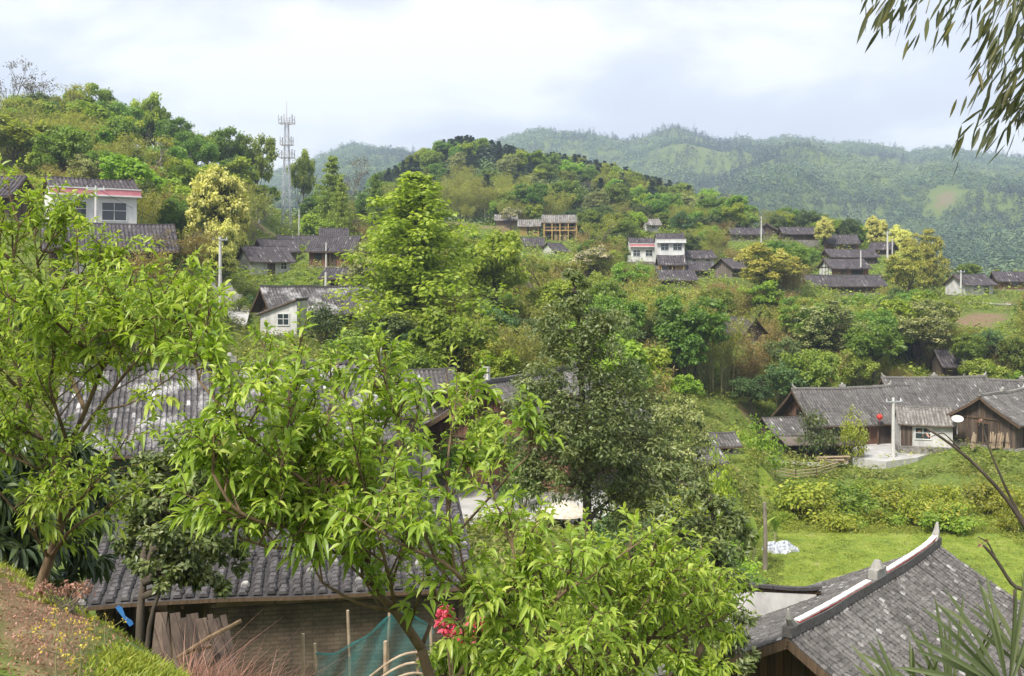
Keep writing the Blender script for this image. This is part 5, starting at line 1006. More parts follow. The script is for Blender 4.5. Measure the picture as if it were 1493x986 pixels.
# ---- far woods on the mountains and the undergrowth: nobody could count them
def far_woods():
    rng = np.random.default_rng(77); n = 30000; Y = np.exp(rng.uniform(math.log(640), math.log(2330), n)); px = rng.uniform(330, 1640, n); X = (px - CX) / F * Y
    den = fbm(X / 300 + 7, Y / 260, 4, 41); field = soil(X, Y) * 1.6 + .10 * (den < .36)
    keep = rng.random(n) > field * 1.7; X, Y, den = X[keep], Y[keep], den[keep]
    Z = ground(X, Y, False); dk = fbm(X / 190 + 3, Y / 260 + 9, 4, 51) + .05 * rng.normal(size=len(X)); isd = (dk > .535)
    dk[Y < 0] = 0
    for nm, mk, mat in (('far_broadleaf_woods', ~isd, 'fargreen'), ('far_fir_woods', isd, 'fardark')):
        x, y, z = X[mk], Y[mk], Z[mk]; k = len(x); s = np.exp(rng.normal(1.72, .24, k)) * (.75 + y / 4400); hs = s * (1.25 if mat == 'fargreen' else 1.9); s = s * (1 if mat == 'fargreen' else .72)
        per = 44; c = np.repeat(np.arange(k), per); d = rand_dirs(rng, k * per); d[:, 2] = np.abs(d[:, 2]); taper = 1 if mat == 'fargreen' else (1 - .75 * d[:, 2:3])
        off = np.concatenate([d[:, :2] * s[c][:, None] * taper, (d[:, 2] * hs[c])[:, None]], 1) * (.55 + .45 * rng.random((k * per, 1)) ** .5)
        Pn = np.stack([x, y, z], 1)[c] + off; N = nrm(d + np.array([0, 0, .4]) + .28 * rand_dirs(rng, k * per)); q = rng.uniform(1.5, 2.6, k * per) * (s[c] / 6)
        V, f = quads(Pn, N, rand_dirs(rng, k * per) + np.array([0, 0, -.2]), q, q * .8)
        tone = np.clip(.45 + rng.normal(0, .17, k)[c] + rng.normal(0, .04, k * per) + 1.6 * (fbm(x / 120, y / 150, 3, 61) - .5)[c], 0, 1)
        mb = MB(); mb.add(V, f, np.repeat(tone, 4)); tag(mb.build(nm, M[mat]), kind='stuff')
far_woods()
def scatter(name, n, px0, px1, y0, y1, size, mat, per=14, rad=.5, hgt=.5, ok=None, asp=.35, seed=1, up=.6, tone=None, lawn=False):
    rng = np.random.default_rng(seed); px = rng.uniform(px0, px1, n); Y = np.exp(rng.uniform(math.log(y0), math.log(y1), n)); X = (px - CX) / F * Y
    m = np.array([lawn or not inpad(a, b) for a, b in zip(X, Y)])
    if ok is not None: m &= ok(px, X, Y)
    X, Y = X[m], Y[m]; Z = ground(X, Y); k = len(X); c = np.repeat(np.arange(k), per); g = rng.uniform(.5, 1.3, k) * (.6 + Y / 160)
    d = rand_dirs(rng, k * per); d[:, 2] = np.abs(d[:, 2]); Pn = np.stack([X, Y, Z + .05], 1)[c] + d * np.array([rad, rad, hgt]) * g[c][:, None] * rng.random((k * per, 1)) ** .5
    N = nrm(.6 * d + np.array([0, 0, up]) + .6 * rand_dirs(rng, k * per)); s = size * rng.uniform(.7, 1.3, k * per) * (.55 + .45 * g[c])
    V, f = quads(Pn, N, d + .7 * rand_dirs(rng, k * per), s, s * asp); t = np.clip(rng.normal(.45, .18, k * per) + rng.normal(0, .16, k)[c], 0, 1)
    mb = MB(); mb.add(V, f, np.repeat(t, 4)); return tag(mb.build(name, M[mat]), kind='stuff')
bare_ok = lambda px, X, Y: (soil(X, Y) + .25 * (fbm(X / 3, Y / 3, 3, 9) - .5) < .33) & ~((px > 1110) & (Y < 84))
scatter('undergrowth', 30000, -150, 1650, 38, 420, .36, 'under', per=16, rad=.9, hgt=.8, ok=lambda px, X, Y: bare_ok(px, X, Y) & ~((px > 1235) & (px < 1390) & (Y > 86) & (Y < 99)))
scatter('slope_ferns', 9000, -80, 1620, 60, 300, .32, 'bamboo', per=14, rad=.8, hgt=.7, ok=bare_ok, seed=4)
lawn_ok = lambda px, X, Y: (px > 1085) & (Y > 44)
scatter('lawn_grass', 26000, 1085, 1600, 44, 74, .11, 'grass', per=7, rad=.30, hgt=.10, ok=lawn_ok, seed=6, asp=.22, lawn=True)
scatter('meadow_herbs', 3000, 1060, 1600, 60, 88, .2, 'hedge', per=18, rad=.5, hgt=.45, ok=lambda px, X, Y: (soil(X, Y) < .3) & ~((px > 1225) & (px < 1385) & (Y > 80)), seed=8)
scatter('slope_shrubs', 8000, -60, 1560, 125, 340, .42, 'green', per=20, rad=1.0, hgt=1.0, seed=19, asp=.6, ok=bare_ok)
scatter('lawn_tufts', 900, 1085, 1600, 44, 74, .15, 'hedge', per=16, rad=.35, hgt=.32, ok=lawn_ok, seed=26, lawn=True)
scatter('fir_thicket', 2600, 552, 985, 392, 472, 1.0, 'fardark', per=26, rad=.8, hgt=1.7, seed=37, asp=.5, ok=lambda px, X, Y: fbm(X / 45, Y / 45, 3, 97) > .42)
def blades(name, n, dens, hgt, mat, seed, wdt=.006, px0=-80, px1=330, y0=3.6, y1=9.6):
    rng = np.random.default_rng(seed); px = rng.uniform(px0, px1, n); Y = np.exp(rng.uniform(math.log(y0), math.log(y1), n)); X = (px - CX) / F * Y
    m = dens(px, X, Y) > rng.random(n); X, Y = X[m], Y[m]; Z = ground(X, Y); k = len(X); h_ = hgt * rng.uniform(.4, 1.3, k); a = rng.uniform(0, 2 * pi, k); lean = rng.normal(0, .5, (k, 2)); lean[:, 0] += .12
    b = np.stack([X, Y, Z - .01], 1); s = np.stack([np.cos(a), np.sin(a), 0 * a], 1) * wdt * rng.uniform(.6, 1.5, k)[:, None]; mid = b + np.stack([lean[:, 0] * h_ * .35, lean[:, 1] * h_ * .35, h_ * .6], 1); tip = b + np.stack([lean[:, 0] * h_, lean[:, 1] * h_, h_ * .92], 1)
    V = np.stack([b - s, b + s, mid + s * .8, mid - s * .8, tip + s * .1, tip - s * .1], 1).reshape(-1, 3); q = np.arange(k)[:, None] * 6; f = np.concatenate([q + [[0, 1, 2, 3]], q + [[3, 2, 4, 5]]])
    mb = MB(); mb.add(V, f, np.repeat(np.clip(rng.normal(.5, .22, k), 0, 1), 6)); return tag(mb.build(name, M[mat]), kind='stuff')
gden = lambda px, X, Y: np.clip(2.6 * fbm(X / .55 + 5, Y / .8, 4, 71) - .85 - .7 * np.maximum(soil(X, Y) - .12, 0), 0, 1)
blades('bank_grass', 52000, gden, .055, 'grass', 9)
scatter('hill_scrub', 9000, 350, 1500, 262, 640, .7, 'fargreen', per=22, rad=1.1, hgt=1.0, seed=15, asp=.7, ok=lambda px, X, Y: soil(X, Y) < .3)
blades('bank_weeds', 4000, lambda px, X, Y: np.clip(gden(px, X, Y) - .3, 0, 1) * 1.2, .075, 'hedge', 10, wdt=.008)
blades('dry_litter', 22000, lambda px, X, Y: np.clip(soil(X, Y) * 1.6 - .35, 0, .9), .022, 'dry', 12, wdt=.006)
blades('dry_grass', 9000, lambda px, X, Y: np.clip(1.5 - np.abs(px - 335) / 75, 0, 1), .75, 'dry', 13, wdt=.0045, px0=255, px1=420, y0=9.6, y1=11.6)
# ------------------------------------------------------------------ foreground plants, leaf by leaf
def curved(mb, rng, Pn, Dv, N, ln, wd, droop, tone, fold=.22, mat=0):
    k = len(Pn); Dv = nrm(Dv); N = nrm(N - Dv * (N * Dv).sum(-1, keepdims=True)); S = np.cross(Dv, N)
    t = np.array([0, .22, .5, .78, 1.0]); wv = np.array([.10, .82, 1.0, .58, .03]); ln = np.broadcast_to(ln, (k,)); wd = np.broadcast_to(wd, (k,)); dr = np.broadcast_to(droop, (k,)) * rng.uniform(.3, 1.5, k)
    c = Pn[:, None] + Dv[:, None] * (ln[:, None] * t)[..., None]; c[..., 2] -= (dr * ln)[:, None] * t ** 2
    tw = rng.normal(0, .12, k)[:, None, None]
    e = S[:, None] * (wd[:, None] * wv * .5)[..., None]; u = N[:, None] * (wd[:, None] * wv * fold)[..., None]
    V = np.stack([c - e + u * (1 + tw), c, c + e + u * (1 - tw)], 2).reshape(-1, 3); b = np.arange(k)[:, None] * 15
    f = np.concatenate([b + [[3 * i, 3 * i + 1, 3 * i + 4, 3 * i + 3]] for i in range(4)] + [b + [[3 * i + 1, 3 * i + 2, 3 * i + 5, 3 * i + 4]] for i in range(4)])
    mb.add(V, f, np.repeat(np.clip(tone, 0, 1), 15), mat)
def along(p, f):
    p = np.asarray(p); s = np.concatenate([[0], np.cumsum(np.linalg.norm(np.diff(p, axis=0), axis=1))]); q = f * s[-1]
    x = np.array([np.interp(q, s, p[:, k]) for k in range(3)]).T; y = np.array([np.interp(np.minimum(q + .02 * s[-1], s[-1]), s, p[:, k]) for k in range(3)]).T
    z = np.array([np.interp(np.maximum(q - .02 * s[-1], 0), s, p[:, k]) for k in range(3)]).T
    return x, nrm(y - z), s[-1]
def smooth_line(pts, n=14):
    p = np.asarray(pts, float); t = np.linspace(0, len(p) - 1, n)
    q = np.stack([np.interp(t, np.arange(len(p)), p[:, k]) for k in range(3)], 1)
    for _ in range(2): q[1:-1] = .25 * q[:-2] + .5 * q[1:-1] + .25 * q[2:]
    return q
def twiggy(name, label, cat, base, limbs, leafmat, lf=(.125, .030), bl=(.45, .8), tl=(.16, .30), nb=5, ntw=5, nlf=12, seed=1, bark='bark_brown', rise=.5, droop=.55, parts=('trunk', 'foliage'), start=.25, tone_sh=0.0, spread=1.0, lift=.02):
    """limbs: (points, r0, r1, leafy). Every limb grows branchlets, every branchlet twigs, every twig alternate leaves"""
    rng = np.random.default_rng(seed); root = empty(name, base); tag(root, label, cat); tr = MB(); lv = MB(); b0 = np.asarray(base, float)
    LP, LD, LN, LT, LS = [], [], [], [], []
    def leaves(p, n, base_tone):
        f = np.clip(np.linspace(.12, 1.0, n) ** .8 + rng.normal(0, .02, n), 0, 1); x, d, L_ = along(p, f); a = np.arange(n) * 2.4 + rng.uniform(0, 6)
        up = np.array([0, 0, 1.]); s = nrm(np.cross(d, up + 1e-3)); u = np.cross(s, d); rad = s * np.cos(a)[:, None] + u * (np.sin(a)[:, None] * .75 + .15)
        tip = np.clip((f - .55) / .45, 0, 1)[:, None]; D_ = d * (.55 + .5 * tip) + rad * (.95 - .45 * tip) + np.array([0, 0, lift]) + .12 * rng.normal(size=(n, 3))
        LP.append(x); LD.append(D_); LN.append(nrm(up + .45 * rng.normal(size=(n, 3)) + .35 * rad)); LS.append(rng.uniform(.45, 1.25, n) * (1 - .30 * tip[:, 0] ** 2)); LT.append(rng.normal(.42, .15, n) + base_tone + .28 * tip[:, 0] ** 2)
    for lm in limbs:
        pts, r0, r1, leafy = lm[:4]
        p = smooth_line(pts) - b0; tr.tube(p, np.linspace(r0, r1, len(p)), 7)
        if not leafy: continue
        m = max(2, int(nb * leafy)); fs = np.linspace(lm[4] if len(lm) > 4 else start, 1.0, m)
        x, d, L_ = along(p, fs)
        for i in range(m):
            for rep in range(2 if i == m - 1 else 1):
                dir_ = nrm(d[i] * (.9 if i == m - 1 else .35) + spread * .8 * rand_dirs(rng, 1)[0] * np.array([1, 1, .6]) + np.array([0, 0, rise])); l = rng.uniform(*bl) * (1 - .25 * fs[i]); n = 6; t = np.linspace(0, 1, n)[:, None]
                q = x[i] + dir_ * l * t + np.array([0, 0, .14 * l]) * t ** 2 + rng.normal(0, .02 * l, (n, 3)) * t; tr.tube(q, np.linspace(min(r1 * 1.1, .012), .004, n), 4, cap=False)
                bt = rng.normal(0, .07) + tone_sh
                fx = np.linspace(.25, 1.0, ntw) + rng.normal(0, .03, ntw); X, Dd, _ = along(q, np.clip(fx, 0, 1))
                for j in range(ntw):
                    dd = nrm(Dd[j] * (1.0 if j == ntw - 1 else .5) + .75 * rand_dirs(rng, 1)[0] + np.array([0, 0, rise * .5])); l2 = rng.uniform(*tl); w_ = X[j] + dd * l2 * np.linspace(0, 1, 4)[:, None] - np.array([0, 0, .1 * l2]) * (np.linspace(0, 1, 4)[:, None] ** 2)
                    tr.tube(w_, [.0035, .003, .0025, .0015], 3, cap=False); leaves(w_, nlf + int(rng.integers(-2, 3)), bt)
    Pn, Dv, N, S, T = np.vstack(LP), np.vstack(LD), np.vstack(LN), np.concatenate(LS), np.concatenate(LT)
    curved(lv, rng, Pn, Dv, N, lf[0] * S, lf[1] * S * rng.uniform(.85, 1.15, len(S)), droop, T)
    tr.build(parts[0], M[bark], root, smooth=True); lv.build(parts[1], M[leafmat], root); return root
def Q(*a): return [P(*q) for q in a]
# young peach tree in the middle
b = P(650, 1146, 5.0); b[2] = gz(b[0], 5.0) - .05
tr = [(Q((652, 1160, 5.0), (640, 1040, 5), (614, 945, 5)), .036, .026, 0),
      (Q((614, 945, 5), (578, 892, 4.95), (550, 865, 4.9), (536, 831, 4.9)), .025, .018, .4),
      (Q((536, 831, 4.9), (500, 798, 4.85), (433, 751, 4.7), (380, 715, 4.6), (325, 690, 4.5)), .016, .006, 2.0),
      (Q((536, 831, 4.9), (541, 770, 5.1), (548, 700, 5.2), (525, 640, 5.2), (508, 590, 5.2)), .012, .005, .95),
      (Q((433, 751, 4.7), (425, 680, 4.8), (415, 630, 4.9), (418, 590, 4.9)), .011, .005, .95),
      (Q((500, 798, 4.85), (470, 720, 4.6), (400, 670, 4.4), (340, 615, 4.3), (290, 555, 4.3)), .012, .005, 1.3),
      (Q((470, 760, 4.7), (400, 770, 4.4), (340, 745, 4.3), (310, 690, 4.3)), .012, .006, .8),
      (Q((614, 945, 5), (640, 880, 5.2), (655, 790, 5.4), (650, 700, 5.5), (655, 650, 5.6), (660, 615, 5.7)), .012, .005, .8, .62),
      (Q((640, 880, 5.2), (605, 780, 4.9), (590, 700, 4.9), (580, 620, 5), (563, 560, 5)), .012, .006, .9, .58),
      (Q((655, 790, 5.4), (710, 730, 5.3), (745, 690, 5.2), (770, 665, 5.2)), .008, .004, .2, .7),
      (Q((640, 1040, 5), (700, 930, 4.8), (740, 870, 4.7), (752, 830, 4.7), (748, 800, 4.7)), .015, .006, 1.1),
      (Q((700, 930, 4.8), (780, 905, 4.6), (825, 860, 4.6), (845, 850, 4.6)), .013, .006, 1.0),
      (Q((700, 930, 4.8), (690, 860, 4.4), (650, 820, 4.3), (600, 800, 4.3)), .013, .006, .9),
      (Q((578, 892, 4.95), (520, 880, 4.7), (470, 850, 4.6)), .012, .005, .35), (Q((515, 810, 4.87), (455, 800, 4.6), (395, 800, 4.5), (350, 785, 4.5)), .010, .005, 1.5), (Q((578, 892, 4.95), (560, 810, 4.6), (545, 750, 4.6), (530, 710, 4.6)), .010, .005, 1.5), (Q((500, 798, 4.85), (480, 770, 5.2), (445, 720, 5.3), (400, 690, 5.4)), .010, .005, 1.4),
      (Q((640, 1040, 5), (720, 1010, 4.5), (800, 985, 4.4)), .014, .006, .9)]
twiggy('peach_tree', 'young peach tree with drooping lance-shaped bright leaves filling the lower middle', 'tree', b, tr, 'peach', lf=(.080, .025), nb=8, ntw=7, nlf=12, seed=3, bl=(.22, .48), tl=(.09, .2))
b = P(880, 1240, 6.2); b[2] = gz(b[0], 6.2) - .05
twiggy('peach_tree', 'second leafy peach tree right of the drooping one, reaching over the swept roof corner', 'tree', b,
       [(Q((880, 1240, 6.2), (876, 1050, 6.2), (892, 905, 6.2)), .026, .014, .4), (Q((892, 905, 6.2), (915, 880, 6.2), (935, 860, 6.2), (948, 845, 6.2)), .016, .006, 1.0), (Q((876, 1050, 6.2), (930, 970, 6.3), (945, 930, 6.3), (985, 900, 6.4), (1005, 880, 6.4)), .016, .006, 1.3),
        (Q((892, 905, 6.2), (850, 870, 6.3), (815, 865, 6.4), (795, 860, 6.4)), .012, .006, .8), (Q((945, 930, 6.3), (1000, 930, 6.5), (1030, 910, 6.6)), .012, .006, .9), (Q((876, 1050, 6.2), (840, 980, 5.9), (800, 930, 5.8)), .012, .006, .9), (Q((930, 970, 6.3), (900, 910, 6.0), (890, 870, 6.0)), .012, .006, .9)],
       'peachb', lf=(.080, .024), nb=8, ntw=7, nlf=11, seed=8, bl=(.25, .6), tl=(.1, .24))
# left tree
b = P(50, 872, 7.5); b[2] = gz(b[0], 7.5) - .06
twiggy('leafy_tree', 'tall fresh green tree with a leaning grey-brown stem at the left edge of the bank', 'tree', b,
       [([b, P(72, 815, 7.5), P(92, 760, 7.4), P(88, 700, 7.4), P(100, 650, 7.4)], .042, .026, 0), (Q((72, 815, 7.5), (40, 765, 7.0), (5, 725, 6.9)), .012, .006, .9), (Q((92, 760, 7.4), (128, 715, 7.0), (150, 690, 7.0)), .012, .006, .7), (Q((88, 700, 7.4), (48, 680, 7.0), (5, 660, 6.9)), .012, .006, 1.0), (Q((100, 650, 7.4), (125, 600, 7.3), (150, 535, 7.2), (163, 500, 7.2), (170, 470, 7.2), (175, 440, 7.2)), .020, .006, 1.2, .5), (Q((95, 665, 7.4), (140, 600, 7.2), (180, 548, 7), (215, 505, 6.9), (255, 478, 6.9)), .016, .006, 1.2, .5),
        (Q((88, 700, 7.4), (60, 640, 7.5), (30, 570, 7.6), (10, 480, 7.7), (18, 380, 7.7), (28, 330, 7.7)), .022, .007, 1.7), (Q((125, 600, 7.3), (90, 520, 7.9), (62, 430, 8), (54, 380, 8), (50, 345, 8)), .018, .006, 1.6), (Q((72, 815, 7.5), (100, 775, 7.2), (128, 755, 7.1)), .018, .008, .3),
        (Q((170, 480, 7.2), (215, 462, 7.0), (255, 465, 6.9), (285, 490, 6.9)), .012, .006, 1.0), (Q((150, 535, 7.2), (105, 490, 6.8), (70, 460, 6.7), (20, 440, 6.7)), .016, .006, 1.2), (Q((30, 570, 7.6), (-20, 520, 7.2), (-60, 470, 7.2)), .016, .006, 1.2), (Q((140, 600, 7.2), (190, 590, 6.8), (235, 560, 6.7)), .008, .005, .25, .7),
        (Q((60, 640, 7.5), (20, 620, 7.0), (-20, 600, 6.9)), .014, .006, 1.0), (Q((163, 500, 7.2), (200, 480, 7.5), (235, 455, 7.6)), .012, .006, 1.0), (Q((18, 380, 7.7), (-30, 340, 7.6), (-60, 320, 7.6)), .012, .006, .9), (Q((62, 430, 8), (110, 420, 7.8), (145, 405, 7.7)), .012, .006, 1.1), (Q((54, 385, 8), (75, 350, 7.9), (85, 340, 7.9)), .009, .005, .6), (Q((100, 650, 7.4), (70, 560, 7.0), (80, 520, 6.9)), .014, .006, 1.2)],
       'peachb', lf=(.086, .028), nb=8, ntw=7, nlf=11, seed=21, bl=(.25, .55), tl=(.12, .26), bark='bark_brown', rise=.35)
def blobby(name, label, base, trunk, blobs, mat, lf, per, cpa, seed, bark='bark', flat=.85, quad=True, crad=.30, cat='tree', parts=('trunk', 'crown'), droop=.25, tone=None, up=.5):
    """crown of leaf clumps filling blobs given as (px, py, Y, radius px)"""
    rng = np.random.default_rng(seed); root = empty(name, base); tag(root, label, cat); tr = MB(); cr = MB(); b0 = np.asarray(base, float); ax = None
    for pts, r0, r1 in trunk:
        q = smooth_line(pts, 12) - b0; tr.tube(q, np.linspace(r0, r1, 12), 8)
        if ax is None: ax = q
    C, rad = [], []
    for px, py, Y, r in blobs:
        c = P(px, py, Y) - b0; R_ = r / F * Y; j = ax[min(len(ax) - 1, int(np.clip(np.argmin(np.abs(ax[:, 2] - (c[2] - R_ * .8))), 0, 11)))]; limb(tr, rng, j, c, .018 * Y ** .5, .008, 6, .08, 5, .1)
        n = max(4, int(cpa * (r / F * Y) ** 2))
        for _ in range(n):
            d = rand_dirs(rng, 1)[0] * np.array([1, 1, flat]); q = c + d * R_ * rng.uniform(.45, 1.05); C.append(q); rad.append(R_ * crad * rng.uniform(.7, 1.3))
            if rng.random() < .5: limb(tr, rng, c, q, .012, .004, 4, .06, 3)
    C = np.array(C); rad = np.array(rad); n = len(C); c = np.repeat(np.arange(n), per); k = len(c); d = rand_dirs(rng, k); Pn = C[c] + d * (rng.random(k) ** .5 * rad[c])[:, None] * np.array([1, 1, .75])
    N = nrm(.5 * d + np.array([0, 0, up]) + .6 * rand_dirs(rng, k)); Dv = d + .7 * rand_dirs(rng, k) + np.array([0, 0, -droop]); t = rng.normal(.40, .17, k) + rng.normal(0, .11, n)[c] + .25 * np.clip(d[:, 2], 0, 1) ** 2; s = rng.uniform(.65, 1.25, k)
    if quad: V, f = quads(Pn, N, Dv, lf[0] * s, lf[1] * s, bend=.06); cr.add(V, f, np.repeat(np.clip(t, 0, 1), 4))
    else: curved(cr, rng, Pn, Dv, N, lf[0] * s, lf[1] * s, .3, t)
    tr.build(parts[0], M[bark], root, smooth=True); cr.build(parts[1], M[mat], root); return root
g = gpx(857, 31); gb = np.array([g[0], 31.0, g[2] - .1])
blobby('evergreen_tree', 'tall dark small-leaved evergreen with a bare brown stem standing by the white courtyard', gb, [([gb, P(858, 790, 31), P(855, 700, 31), P(850, 600, 31), P(845, 500, 31), P(842, 430, 31)], .19, .04)],
       [(842, 432, 31, 32), (805, 478, 31.3, 42), (880, 485, 30.7, 44), (845, 520, 31, 55), (785, 560, 30.5, 44), (915, 565, 31.2, 52), (850, 600, 30.5, 70), (775, 640, 31.3, 46), (935, 640, 30.8, 54), (880, 680, 31.5, 62), (800, 700, 30.8, 50), (945, 705, 31.2, 44), (860, 655, 29.8, 50), (820, 625, 32, 55), (900, 610, 32, 55), (768, 590, 31, 30), (905, 740, 31, 34), (765, 690, 31, 30), (835, 405, 31, 18)],
       'box', (.145, .066), 95, 20, 31, crad=.33)
g = gpx(1050, 22); gb = np.array([g[0], 22, g[2] - .1])
blobby('evergreen_tree', 'shorter dark evergreen between the tall one and the bright lawn', gb, [([gb, P(1052, 900, 22), P(1045, 800, 22), P(1035, 720, 22)], .12, .03)], [(1030, 725, 22, 34), (1060, 765, 22, 36), (1010, 775, 22.3, 38), (1050, 820, 21.7, 42), (1075, 835, 22, 26), (1015, 850, 22, 44), (1060, 900, 21.7, 38), (1075, 945, 21.5, 36), (1020, 930, 22, 40), (990, 700, 23, 30), (960, 760, 23, 34)], 'box', (.15, .07), 60, 34, 33, crad=.36)
g = gpx(203, 13); gb = P(203, 925, 12.6)
gb[2] = gz(gb[0], 12.6) - .1
blobby('evergreen_tree', 'bushy small-leaved evergreen growing in front of the brick shed roof', gb, [([gb, P(203, 915, 12.6), P(206, 860, 12.7), P(222, 800, 12.8), P(245, 720, 12.9)], .065, .02), ([gb, P(214, 905, 12.6), P(240, 850, 12.7), P(262, 790, 12.8)], .035, .015)],
       [(225, 690, 13, 44), (285, 700, 13.2, 48), (190, 735, 13, 40), (250, 750, 12.7, 50), (315, 750, 13.4, 44), (210, 790, 13, 42), (285, 800, 12.8, 46), (335, 800, 13.4, 36), (250, 835, 12.6, 34), (345, 715, 13.6, 30), (180, 690, 13.2, 28), (310, 850, 12.9, 26), (255, 665, 13.2, 34), (330, 690, 13.4, 30)], 'box', (.092, .048), 95, 95, 35, crad=.38)
gb = P(-30, 880, 9.6); gb[2] = gz(gb[0], 9.6) - .1
blobby('laurel_tree', 'dark broad-leaved laurel in the shade behind the leaning stem at the left edge', gb, [([gb, P(-28, 800, 9.6), P(0, 700, 9.7), P(20, 640, 9.7)], .08, .03)],
       [(10, 640, 9.8, 50), (60, 650, 10, 46), (110, 660, 10.2, 42), (0, 720, 9.4, 54), (60, 730, 9.8, 50), (120, 740, 10.3, 46), (20, 790, 9.4, 48), (80, 800, 9.8, 44), (130, 800, 10.4, 34), (30, 835, 9.4, 34), (-40, 700, 9.2, 50), (145, 690, 10.4, 30), (95, 845, 10.2, 24), (-30, 830, 9.0, 36)], 'laurel', (.17, .052), 42, 70, 37, quad=False, crad=.36, droop=.8)
for (px, py, Y, r, seed, lab, m, lf) in [(1000, 850, 9.5, 0, 41, 'fine-leaved light green shrub crowding the lower end of the swept roof', 'peachb', (.085, .026)), (800, 900, 9.0, 0, 43, 'broad mass of green shrub leaves at the bottom centre behind the peach stems', 'peachb', (.09, .030))]:
    gb = gpx(px, Y); gb[2] -= .1
    bl = [(960, 820, 9.6, 36), (1010, 830, 9.8, 36), (1040, 860, 9.6, 40), (985, 880, 9.4, 50), (1045, 920, 9.6, 36), (970, 940, 9.3, 46), (1020, 975, 9.4, 44), (935, 850, 9.8, 40)] if seed == 41 else [(790, 880, 9.2, 40), (840, 870, 9.4, 44), (740, 910, 9, 48), (800, 920, 8.8, 56), (870, 910, 9.2, 56), (700, 960, 8.8, 50), (900, 970, 9, 56), (820, 985, 8.6, 56), (760, 985, 8.6, 50), (650, 985, 8.8, 46), (890, 870, 9.6, 36)]
    blobby('leafy_shrub', lab, gb, [([gb, P(px, py + 120, Y), P(px, py, Y)], .04, .015)], bl, m, lf, 60, 110, seed, bark='bark_brown', quad=False, crad=.36, cat='shrub', parts=('stem', 'foliage'))
# overhanging bamboo, top right
def near_bamboo():
    rng = np.random.default_rng(12); base = np.array([4.6, 4.2, gz(4.6, 4.2)]); root = empty('bamboo', base); tag(root, 'overhanging bamboo branches with narrow backlit leaves in the top right corner', 'bamboo')
    st = MB(); lv = MB(); Pn, Dv, N, T, S = [], [], [], [], []
    culm = smooth_line([base, [4.5, 4.2, -.4], [4.1, 4.2, 1.3], [3.4, 4.2, 2.3], [2.6, 4.15, 2.45], [2.1, 4.1, 2.2]], 20); st.tube(culm - base, np.linspace(.03, .006, 20), 7)
    culm2 = smooth_line([base + [.3, .4, 0], [4.8, 4.5, 0], [4.2, 4.3, 1.2], [3.2, 4.1, 1.7], [2.55, 4.0, 1.55]], 20); st.tube(culm2 - base, np.linspace(.026, .006, 20), 7)
    sprays = [(culm[11], P(1330, -30, 4.1), P(1305, 10, 4.1)), (culm[13], P(1370, -40, 4.1), P(1350, 20, 4.1)), (culm[9], P(1420, -30, 4.15), P(1395, 15, 4.15)), (culm[16], P(1315, -60, 4.1), P(1285, -10, 4.1)),
              (culm2[9], P(1500, -20, 4.2), P(1455, 100, 4.2)), (culm2[8], P(1520, 30, 4.2), P(1465, 130, 4.2)), (culm2[7], P(1530, 90, 4.25), P(1445, 165, 4.25)), (culm2[10], P(1480, -30, 4.1), P(1440, 60, 4.1)), (culm2[6], P(1535, 110, 4.3), P(1425, 185, 4.3)), (culm2[7], P(1530, 40, 4.3), P(1490, 130, 4.3)), (culm2[5], P(1550, 60, 4.3), P(1478, 165, 4.3)), (culm2[9], P(1510, -40, 4.0), P(1475, 40, 4.0))]
    for k, (a, m_, e) in enumerate(sprays):
        p = smooth_line([a, m_, (m_ + e) / 2 + [0, 0, .02], e], 12); st.tube(p - base, np.linspace(.006, .0018, 12), 4); n = 150 if k > 3 else 95; f = np.concatenate([np.linspace(.2, 1, n - 10), np.ones(10)]); x, d, L_ = along(p, f)
        Pn.append(x + rng.normal(0, .065, (n, 3))); Dv.append(np.array([-.42, 0, -1.0]) + .38 * d + rng.normal(0, .30, (n, 3))); N.append(np.array([.2, -.6, .5]) + .7 * rng.normal(size=(n, 3))); S.append(rng.uniform(.65, 1.2, n)); T.append(rng.normal(.38, .2, n))
    Pn, Dv, N, S, T = np.vstack(Pn), np.vstack(Dv), np.vstack(N), np.concatenate(S), np.concatenate(T)
    curved(lv, rng, Pn - base, Dv, N, .108 * S, .0165 * S, .05, T, fold=.15); st.build('culms', M['culm'], root, smooth=True); lv.build('leaves', M['bamboo_backlit'], root)
near_bamboo()
